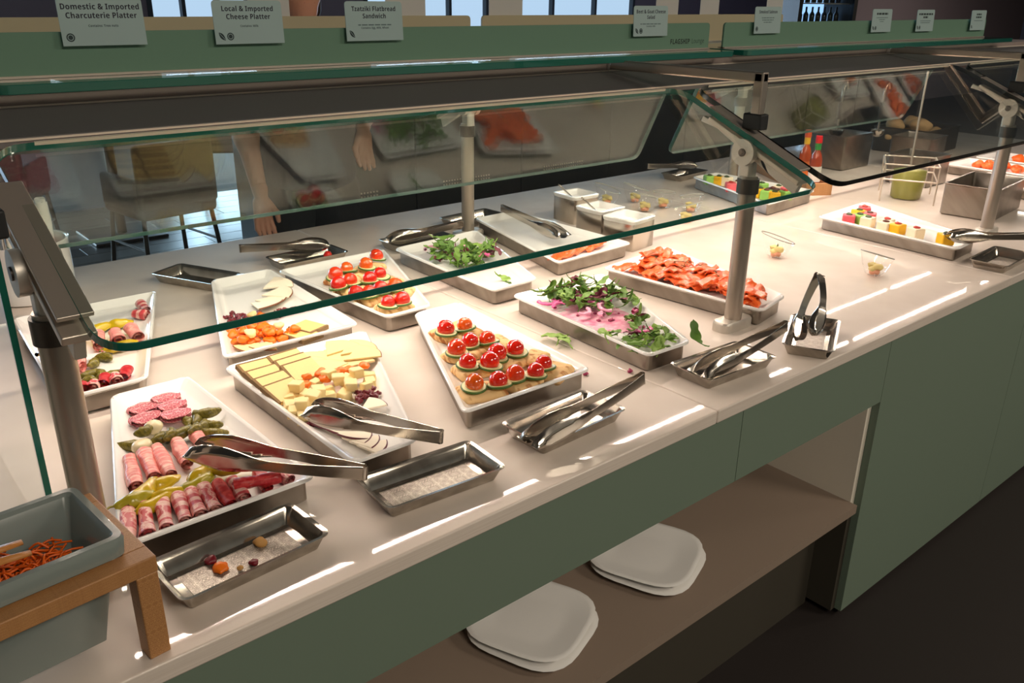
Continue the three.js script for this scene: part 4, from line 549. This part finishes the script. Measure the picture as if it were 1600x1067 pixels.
// ------------------------------------------------------------------ carrot stand
{
  const t = thing('wooden_stand', 'oak bridge stand holding the grey carrot crock', 'stand', null, 0.08, T, -0.985, 0.1);
  mesh('top_rail', join(rbox(0.27, 0.022, 0.028, 0.002).translate(0, 0.128, 0.083), rbox(0.27, 0.022, 0.028, 0.002).translate(0, 0.128, -0.083)), M.wood, t);
  for (const x of [-0.121, 0.121]) { mesh('end_board', rbox(0.028, 0.022, 0.14, 0.002).translate(x, 0.128, 0), M.wood, t); for (const z of [-0.083, 0.083]) mesh('leg', rbox(0.026, 0.118, 0.028, 0.002).translate(x, 0.059, z), M.wood, t); }
  const c = [[-0.104, -0.068], [0.104, -0.068], [0.104, 0.068], [-0.104, 0.068]];
  const k = one('carrot_crock', loft(ringsXZ(c, [[0.034, 0], [0.024, 0.004], [0.004, 0.128], [-0.008, 0.131], [-0.01, 0.152], [-0.008, 0.156], [0.0, 0.156], [0.004, 0.152], [0.016, 0.09], [0.022, 0.04], [0.03, 0.035]], 0.01), true, true, 0.7), M.crock, 'grey glazed rectangular crock of shredded carrot in the wooden stand', 'crock', null, 0.08, T + 0.012, -0.985, 0.1);
  const st = new THREE.Group(), geos = []; for (let i = 0; i < 170; i++) { const x = -0.02 + rr(-0.06, 0.09), z = rr(-0.035, 0.035), a = rr(0, 6.3), l = rr(0.02, 0.04), y = 0.1 + rr(0, 0.035) * (x < 0 ? 1.5 : 0.6); geos.push(tube([[x - Math.cos(a) * l / 2, y, z - Math.sin(a) * l / 3], [x, y + rr(0, 0.012), z], [x + Math.cos(a) * l / 2, y + rr(-0.004, 0.006), z + Math.sin(a) * l / 3]], 0.0015, 6, 5)); }
  const m = one('shredded_carrot', join(...geos), M.carrot, 'orange shredded carrot heap inside the grey crock', 'carrot', null, 0.08, T + 0.012, -0.985, 0.1); m.userData.kind = 'stuff';
  const tg = thing('wooden_tongs', 'light wooden tongs lying across the rim of the carrot crock', 'tongs', null, 0.03, T + 0.176, -0.945, 0.1);
  for (const s of [-1, 1]) { const a = mesh('arm', loft(Array.from({ length: 13 }, (_, i) => { const u = i / 12, w = 0.004 + 0.007 * Math.sin(u * 2.6), y = 0.006 * Math.sin(u * 3); return Array.from({ length: 10 }, (_, j) => { const b = j / 10 * 6.2832; return [0.075 - u * 0.16, y + Math.cos(b) * 0.003, s * (0.004 + 0.01 * (1 - u)) + Math.sin(b) * w]; }); }), true, true, 2), S(0xc07f3f, 0.5), tg); }
}
// scraps in the two near trays
[[0.401, -1.035, M.nut, 'walnut crumb', 'nut'], [0.333, -1.01, M.apricot, 'orange apricot cube', 'apricot'], [0.373, -0.995, M.cran, 'red cranberry scrap', 'cranberry'], [0.326, -1.035, M.cran, 'dark cranberry scrap', 'cranberry'], [0.352, -0.995, M.nut, 'tiny nut scrap', 'nut']].forEach(([x, z, m, l, c], i) => { const o = one('food_scrap', chunkGeos[i % 3], m, l + ' left in the steel tray before the ham platter', c, null, x, T + 0.0075, z, i); o.scale.setScalar([0.85, 0.95, 0.55, 0.75, 0.4][i]); });
one('cherry_tomato', new THREE.SphereGeometry(0.013, 22, 16), M.tomato[0], 'whole cherry tomato in the far edge tray under tongs', 'tomato', null, 1.195, T + 0.015, -2.275);

// ------------------------------------------------------------------ hot sauce caddy and the far right section
{
  const c = thing('sauce_caddy', 'light wooden caddy holding the hot sauce bottles', 'caddy', null, 3.40, T, -2.1, 1.0);
  mesh('bottom', rbox(0.56, 0.012, 0.11, 0.002).translate(0, 0.006, 0), M.wood, c); for (const z of [-0.052, 0.052]) mesh('side', rbox(0.56, 0.045, 0.01, 0.002).translate(0, 0.0225, z), M.wood, c); for (const x of [-0.275, 0.275]) mesh('end', rbox(0.012, 0.05, 0.11, 0.002).translate(x, 0.025, 0), M.wood, c);
  const lathe = p => new THREE.LatheGeometry(p.map(q => new THREE.Vector2(...q)), 24);
  const bottle = (x, z, h, col, cap, capLabel, label, neckMat) => { const t = thing('sauce_bottle', label, 'bottle', null, x, T + 0.0125, z); mesh('body', lathe([[0.001, 0], [0.024, 0.001], [0.025, 0.01], [0.025, h * 0.55], [0.018, h * 0.66], [0.011, h * 0.72], [0.011, h * 0.86]]), PH(col, 0.12, { clearcoat: 1 }), t); mesh('label', cyl(0.0256, 0.0256, h * 0.28, 24).translate(0, h * 0.3, 0), capLabel, t); mesh('neck_band', cyl(0.0125, 0.0125, h * 0.12, 18).translate(0, h * 0.8, 0), neckMat, t); mesh('cap', cyl(0.0135, 0.0145, h * 0.13, 18).translate(0, h * 0.925, 0), cap, t); };
  bottle(3.335, -2.0, 0.235, 0xb0471a, S(0xc2481c, 0.4), S(0xcb6a2a, 0.5), 'hot sauce bottle with orange cap and yellow neck label', S(0xe3b11f, 0.5));
  bottle(3.281, -1.915, 0.225, 0x9c3a1d, S(0xd0151b, 0.4), S(0xdcd6cc, 0.5), 'hot sauce bottle with red cap and green neck', S(0x1f8f3e, 0.5));
  const sc = thing('sauce_card', 'small red brown ingredient card clipped on the wooden caddy', 'sign card', null, 3.52, T + 0.05, -2.3, 0.15); mesh('card', rbox(0.1, 0.07, 0.002, 0.0008).translate(0, 0.045, 0), canvasMat(200, 140, '#7c3a2c', q => { q.fillStyle = '#c9a08c'; for (let i = 0; i < 6; i++) q.fillRect(18, 18 + i * 19, 110 + (i * 37) % 55, 6); }), sc); mesh('clip', rbox(0.02, 0.03, 0.008, 0.002), M.alu, sc);
  // wire rack with upright rod
  const r = thing('wire_rack', 'white wire rack with a tall rod beside the bottles', 'rack', null, 3.5, T, -1.62, 0.5); mesh('rod', rod([0, 0, 0], [0, 0.5, 0], 0.004), M.alu, r);
  for (const y of [0.09, 0.15]) mesh('hoop', join(rod([-0.11, y, -0.1], [0.11, y, -0.1], 0.003), rod([0.11, y, -0.1], [0.12, y, 0.1], 0.003), rod([0.12, y, 0.1], [-0.12, y, 0.1], 0.003), rod([-0.12, y, 0.1], [-0.11, y, -0.1], 0.003)), M.alu, r); for (const [x, z] of [[-0.11, -0.1], [0.11, -0.1], [0.12, 0.1], [-0.12, 0.1]]) mesh('upright', rod([x, 0, z], [x, 0.15, z], 0.003), M.alu, r);
  const jar = thing('pickle_jar', 'glass jar of green pickles inside the wire rack', 'jar', null, 3.5, T + 0.001, -1.62); mesh('glass', new THREE.CylinderGeometry(0.07, 0.065, 0.17, 28, 1, true).translate(0, 0.085, 0), M.cupGlass, jar); mesh('contents', bump(cyl(0.062, 0.058, 0.11, 24).translate(0, 0.058, 0), 40, 0.008), S(0x8d8c3c, 0.5), jar);
  const steelBox = (x, z, w, d, h, ry, label, mat = M.steel) => { const q = [[-w / 2, -d / 2], [w / 2, -d / 2], [w / 2, d / 2], [-w / 2, d / 2]]; return one('steel_bin', loft(ringsXZ(q, [[0.01, 0], [0.004, 0.006], [0.004, h - 0.006], [0, h - 0.003], [0, h], [0.008, h], [0.01, h - 0.01], [0.014, 0.03], [0.03, 0.026]], 0.015), true, true, 0.7), mat, label, 'bin', 'steel bins', x, T, z, ry); };
  steelBox(3.5, -1.32, 0.34, 0.2, 0.12, 0.1, 'wide steel bin directly right of the near petit fours tray'); steelBox(3.95, -2.2, 0.26, 0.22, 0.16, 0, 'square steel bin under the ladles'); steelBox(4.25, -1.95, 0.22, 0.2, 0.15, 0.1, 'steel bin right of the ladles'); steelBox(3.85, -1.75, 0.2, 0.2, 0.13, 0, 'steel bin behind the pickle jar');
  for (const [x, z, l] of [[3.95, -2.22, 'left'], [4.12, -2.1, 'right']]) { const t = thing('ladle', 'hooked steel ladle hanging on the stand, the ' + l + ' one', 'ladle', 'hooked ladles', x, T + 0.16, z); mesh('handle', tube([[0, 0, 0], [0.005, 0.12, 0], [0.01, 0.2, 0], [0.03, 0.23, 0], [0.05, 0.2, 0]], 0.006, 30, 8), M.polished, t); mesh('bowl', new THREE.SphereGeometry(0.035, 20, 12, 0, 6.2832, 1.57, 1.57).translate(0, 0.01, 0), M.polished, t); mesh('grip', cyl(0.011, 0.011, 0.08, 14).translate(0.004, 0.1, 0), M.black, t); }
  const cr = steelBox(4.75, -2.2, 0.42, 0.3, 0.13, 0.05, 'dark crate of bread rolls at the far right', M.darkSteel); cr.name = numbered('bread_crate'); cr.userData.category = 'crate'; delete cr.userData.group;
  for (let i = 0; i < 7; i++) one('bread_roll', bump(new THREE.SphereGeometry(0.05, 18, 12).scale(1.2, 0.7, 0.9), 25, 0.012), S(0xb9976a, 0.85), 'rustic bread roll in the dark crate at the far right', 'bread', 'bread rolls in the crate', 4.595 + (i % 4) * 0.1, T + 0.075 + Math.floor(i / 4) * 0.062, -2.25 + (i % 2) * 0.09, i);
  [[3.98, -1.35, M.apricot, 'orange'], [4.3, -1.57, M.salmon[0], 'salmon coloured'], [4.32, -1.12, M.tomato[1], 'red'], [4.62, -1.57, M.carrot, 'carrot coloured'], [4.64, -1.12, M.pepper, 'yellow']].forEach(([x, z, m, l], i) => {
    platter([[x - 0.13, z - 0.2], [x + 0.13, z - 0.2], [x + 0.13, z + 0.17], [x - 0.13, z + 0.17]], 'rectangular platter of ' + l + ' food in the far right section'); for (let k = 0; k < 14; k++) chunk(x + rr(-0.07, 0.07), z + rr(-0.13, 0.1), 0, l + ' food piece on the far right platter', l + ' pieces at the far right', m, 'food_piece', 'food', 2); });
}
// left neighbour section behind the end glass
{
  const t = one('napkin_crock', new THREE.LatheGeometry([[0.001, 0], [0.095, 0], [0.104, 0.006], [0.107, 0.04], [0.107, 0.15], [0.109, 0.154], [0.104, 0.154], [0.1, 0.15], [0.099, 0.012], [0.001, 0.01]].map(q => new THREE.Vector2(...q)), 48), M.dish, 'round white crock of rolled napkins behind the end glass', 'crock', null, 0.42, T, -2.46);
  for (let k = 0; k < 12; k++) { const a = k * 0.83, d = k < 4 ? 0.03 : 0.068; one('rolled_napkin', rollGeo(0.23, 0.017, 2.2).rotateX(-Math.PI / 2).translate(0, 0.115, 0), S(0xf0ece4, 0.85), 'white rolled napkin standing in the round crock behind the end glass', 'napkin', 'rolled napkins in the crock', 0.42 + Math.cos(a) * d, T + 0.013, -2.46 + Math.sin(a) * d, a); }
}
// plates on the shelf below
{
  const pg = loft(ringsXZ([[-0.125, -0.125], [0.125, -0.125], [0.125, 0.125], [-0.125, 0.125]], [[0.05, 0], [0.045, 0.003], [0.004, 0.013], [0.0, 0.0155], [0.002, 0.017], [0.012, 0.016], [0.045, 0.0085], [0.06, 0.0075], [0.064, 0.0075]], 0.09).map(r => r), true, true, 0.9);
  for (const [x, z, l] of [[1.37, -1.09, 'right'], [1.0, -1.09, 'left']]) for (let k = 0; k < 2; k++) one('square_plate', pg, M.dish, (k ? 'top' : 'bottom') + ' rounded square white plate of the ' + l + ' stack on the lower shelf', 'plate', 'plates on the lower shelf', x + k * 0.004 - 0.002, T - 0.515 + k * 0.013, z - k * 0.012, 0.35 + k * 0.06);
}

// ------------------------------------------------------------------ dining side: chairs, table, bottle cooler
function chair(x, z, ry, label) {
  const t = thing('dining_chair', label, 'chair', 'dining chairs', x, 0.012, z, ry);
  mesh('seat', rbox(0.5, 0.09, 0.48, 0.03).translate(0, 0.43, 0), M.chair, t); mesh('backrest', rbox(0.5, 0.38, 0.06, 0.028).translate(0, 0.64, 0.235), M.chair, t);
  for (const s of [-1, 1]) mesh('armrest', rbox(0.05, 0.2, 0.44, 0.02).translate(s * 0.235, 0.53, 0), M.chair, t);
  for (const [a, b] of [[-1, -1], [1, -1], [-1, 1], [1, 1]]) mesh('leg', rod([a * 0.22, 0.39, b * 0.2], [a * 0.25, 0, b * 0.24], 0.014), M.chairLeg, t);
  mesh('stretcher', join(rod([-0.235, 0.2, -0.22], [-0.235, 0.2, 0.22], 0.008), rod([0.235, 0.2, -0.22], [0.235, 0.2, 0.22], 0.008)), M.chairLeg, t);
}
chair(1.72, -5.4, 0.15, 'dark upholstered dining chair nearest the far edge of the counter');
chair(1.0, -6.3, -0.5, 'dark upholstered dining chair at the left of the round table');
chair(3.0, -7.3, 2.6, 'dark upholstered dining chair behind the round table');
{
  const t = thing('dining_table', 'dark round dining table among the dining chairs', 'table', null, 1.75, 0.012, -6.45); mesh('table_top', cyl(0.48, 0.47, 0.03, 48).translate(0, 0.735, 0), M.table, t); mesh('column', cyl(0.035, 0.035, 0.72, 20).translate(0, 0.36, 0), M.chairLeg, t); mesh('foot', rbox(0.5, 0.02, 0.5, 0.008).translate(0, 0.01, 0), M.chairLeg, t);
  const b = thing('bottle_cooler', 'glass fronted bottle cooler glowing blue at the back', 'cooler', null, 11.35, 0, -7.0, -0.3);
  mesh('cabinet', join(box(-0.5, -0.44, 0, 2.2, -0.3, 0.3), box(0.44, 0.5, 0, 2.2, -0.3, 0.3), box(-0.5, 0.5, 2.12, 2.2, -0.3, 0.3), box(-0.5, 0.5, 0, 0.2, -0.3, 0.3), box(-0.5, 0.5, 0, 2.2, -0.32, -0.3)), M.black, b);
  mesh('lit_back', box(-0.44, 0.44, 0.2, 2.12, -0.3, -0.29), S(0x99bbee, 0.6, { emissive: new THREE.Color(0.35, 0.6, 1), emissiveIntensity: 1.3 }), b); for (let k = 0; k < 6; k++) mesh('shelf', box(-0.44, 0.44, 0.45 + k * 0.29, 0.465 + k * 0.29, -0.28, 0.22), M.alu, b);
  mesh('door_glass', new THREE.PlaneGeometry(0.88, 1.92).translate(0, 1.16, 0.28), M.pane, b);
  const pl = new THREE.PointLight(new THREE.Color(0.45, 0.65, 1), 1.2); pl.position.set(0, 2.0, 0.1); b.add(pl);
  const bg = new THREE.LatheGeometry([[0.001, 0], [0.036, 0.001], [0.037, 0.14], [0.014, 0.18], [0.013, 0.24]].map(q => new THREE.Vector2(...q)), 14), bm = [0x16302a, 0x2a1a16, 0x1c2740].map(c => PH(c, 0.15, { clearcoat: 1 }));
  for (let k = 2; k < 5; k++) for (let i = 0; i < 8; i++) { const m = one('bottle', bg, bm[(i + k) % 3], 'dark bottle standing inside the blue lit cooler', 'bottle', 'bottles in the cooler'); const p = new THREE.Vector3(-0.37 + i * 0.106, 0.466 + k * 0.29, 0.05).applyAxisAngle(new THREE.Vector3(0, 1, 0), -0.3); m.position.set(p.x + 11.35, p.y, p.z - 7); }
  struct('wall_partition', box(12.2, 20, 0, 3.0, -7.6, -7.5), M.wall);
}

{ // dark service cabinet behind the guest, with pale dots modelled on its doors as the LED reflection
  const c = thing('service_cabinet', 'long dark grey service cabinet with rows of dots standing in for LED reflections behind the far guests', 'cabinet', null, 0, 0.012, 0);
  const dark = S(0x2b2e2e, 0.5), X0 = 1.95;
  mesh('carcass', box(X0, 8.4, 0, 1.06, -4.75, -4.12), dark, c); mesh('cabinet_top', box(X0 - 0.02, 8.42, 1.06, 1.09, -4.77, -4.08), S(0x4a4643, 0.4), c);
  for (let k = 0; k < 8; k++) { const d = mesh('door', rbox(0.79, 1.0, 0.02, 0.003).translate(X0 + 0.4 + k * 0.8, 0.54, -4.11), dark, c); if (k < 3) { const bits = []; for (let i = 0; i < 18; i++) for (let j = 0; j < 3; j++) bits.push(box(-0.17 + i * 0.02, -0.162 + i * 0.02, -0.02 + j * 0.02, -0.012 + j * 0.02, 0, 0.004)); const v = mesh('led_reflection_dots', join(...bits).translate(X0 + 0.36 + k * 0.8, 0.60, -4.1), M.alu, d); v.userData.kind = 'stuff'; } }
}
// ------------------------------------------------------------------ the guest across the counter
function march(bones, box3, res, k = 0.02) {                 // bones: [x,y,z,r, x,y,z,r]; smooth union meshed on a cubic grid
  const [cx, cy, cz, h] = box3, mc = new MarchingCubes(res, new THREE.MeshBasicMaterial(), false, false, 200000); mc.isolation = 0; const n = mc.size;
  for (let z = 0; z < n; z++) for (let y = 0; y < n; y++) for (let x = 0; x < n; x++) {
    const px = cx + (x - n / 2) / (n / 2) * h, py = cy + (y - n / 2) / (n / 2) * h, pz = cz + (z - n / 2) / (n / 2) * h; let d = 1e3;
    for (const b of bones) { const ax = b[4] - b[0], ay = b[5] - b[1], az = b[6] - b[2], l = ax * ax + ay * ay + az * az; let t = l ? ((px - b[0]) * ax + (py - b[1]) * ay + (pz - b[2]) * az) / l : 0; t = t < 0 ? 0 : t > 1 ? 1 : t; const e = Math.hypot(px - b[0] - ax * t, (py - b[1] - ay * t), pz - b[2] - az * t) - (b[3] + (b[7] - b[3]) * t); const q = Math.max(k - Math.abs(d - e), 0) / k; d = Math.min(d, e) - q * q * k * 0.25; }
    mc.field[z * n * n + y * n + x] = -d;
  }
  mc.update(); const g = new THREE.BufferGeometry(); g.setAttribute('position', new THREE.BufferAttribute(mc.positionArray.slice(0, mc.count * 3), 3)); g.setAttribute('normal', new THREE.BufferAttribute(mc.normalArray.slice(0, mc.count * 3), 3));
  g.scale(h, h, h).translate(cx, cy, cz); const m = mergeVertices(g, 1e-4); m.computeVertexNormals(); return m;
}
{
  const t = thing('person', 'person in a dark top standing across the counter with bare arms lowered', 'person', null, 1.56, 0.0, -3.08);
  const skin = S(0xc08a70, 0.55);
  const arm = (s, hx, hy, hz) => [[s * 0.19, 1.43, 0, 0.052, s * 0.25, 1.17, 0.02, 0.043], [s * 0.25, 1.17, 0.02, 0.042, hx, hy, hz, 0.026]];
  const HL = [-0.245, 0.955, 0.09], HR = [0.185, 1.165, 0.12];
  const head = [[0, 1.69, 0.03, 0.088, 0, 1.76, 0.0, 0.098], [0, 1.60, 0.06, 0.05, 0, 1.68, 0.05, 0.07], [0, 1.66, 0.115, 0.014, 0, 1.70, 0.105, 0.010], [-0.1, 1.68, 0, 0.016, -0.1, 1.71, 0, 0.018], [0.1, 1.68, 0, 0.016, 0.1, 1.71, 0, 0.018], [0, 1.44, 0, 0.058, 0, 1.62, 0.015, 0.055]];
  const bodyG = march([...head, ...arm(-1, ...HL), [0.19, 1.43, 0, 0.052, 0.27, 1.2, -0.02, 0.043], [0.27, 1.2, -0.02, 0.042, ...HR, 0.026]], [0, 1.4, 0, 0.55], 90, 0.03);
  const hand = (p, dir, curl) => { const [x, y, z] = p, B = []; const f = (o, l, c) => { const a = [x + o, y - 0.085, z], b = [x + o * 1.15, y - 0.085 - l * 0.5, z + c * 0.4], e = [x + o * 1.1, y - 0.085 - l * 0.8, z + c]; B.push([...a, 0.0095, ...b, 0.0088], [...b, 0.0088, ...e, 0.0075]); };
    B.push([x, y + 0.03, z, 0.027, x, y - 0.01, z, 0.025], [x - 0.016, y - 0.02, z, 0.018, x - 0.022, y - 0.08, z, 0.013], [x + 0.016, y - 0.02, z, 0.018, x + 0.022, y - 0.08, z, 0.013], [x, y - 0.02, z, 0.02, x, y - 0.085, z, 0.014]);
    f(-0.028, 0.06, curl); f(-0.0095, 0.078, curl); f(0.0095, 0.082, curl); f(0.028, 0.072, curl); B.push([x + dir * 0.028, y - 0.03, z + 0.006, 0.013, x + dir * 0.05, y - 0.065, z + 0.016, 0.0105], [x + dir * 0.05, y - 0.065, z + 0.016, 0.0105, x + dir * 0.05, y - 0.095, z + 0.024, 0.008]);
    return march(B, [x, y - 0.06, z, 0.13], 64, 0.006); };
  const strip = g => { const q = g.index ? g.toNonIndexed() : g; for (const a of Object.keys(q.attributes)) if (!['position', 'normal'].includes(a)) q.deleteAttribute(a); return q; };
  const legs = march([[-0.1, 0.92, 0, 0.11, -0.11, 0.5, 0, 0.075], [-0.11, 0.5, 0, 0.075, -0.12, 0.1, 0, 0.055], [0.1, 0.92, 0, 0.11, 0.11, 0.5, 0, 0.075], [0.11, 0.5, 0, 0.075, 0.12, 0.1, 0, 0.055]], [0, 0.52, 0, 0.56], 70, 0.02);
  mesh('body', mergeGeometries([strip(bodyG), strip(hand(HL, 1, 0.028)), strip(hand(HR, -1, 0.016))]), skin, t);
  mesh('top', march([[-0.14, 1.4, 0, 0.085, 0.14, 1.4, 0, 0.085], [-0.1, 1.3, 0, 0.12, -0.08, 1.0, 0, 0.115], [0.1, 1.3, 0, 0.12, 0.08, 1.0, 0, 0.115], [-0.19, 1.43, 0, 0.072, -0.225, 1.28, 0.01, 0.066], [0.19, 1.43, 0, 0.072, 0.232, 1.3, 0, 0.066]], [0, 1.2, 0, 0.42], 70, 0.04), S(0x1b2433, 0.9), t);
  mesh('trousers', legs, S(0x16181c, 0.9), t);
  for (const s of [-1, 1]) { mesh('shoe', bump(new THREE.SphereGeometry(0.06, 18, 12).scale(0.8, 0.75, 2.1).translate(s * 0.125, 0.046, 0.05), 5, 0.002), S(0x202020, 0.6), t); const e = mesh('eye', new THREE.SphereGeometry(0.0105, 14, 10), S(0x2a1c14, 0.2), t); e.position.set(s * 0.034, 1.725, 0.088); }
  mesh('mouth', rbox(0.046, 0.01, 0.012, 0.004).translate(0, 1.625, 0.104), S(0x99544c, 0.5), t);
  mesh('hair', march([[0, 1.77, -0.03, 0.112, 0, 1.8, 0.0, 0.105], [-0.08, 1.74, -0.05, 0.05, -0.09, 1.6, -0.06, 0.04], [0.08, 1.74, -0.05, 0.05, 0.09, 1.6, -0.06, 0.04], [0, 1.7, -0.09, 0.07, 0, 1.58, -0.09, 0.06]], [0, 1.72, -0.02, 0.24], 40, 0.03), S(0x2c1d15, 0.7), t);
}

scene.traverse(o => { if (o.isMesh) o.castShadow = o.receiveShadow = true; });
renderer.render(scene, camera);
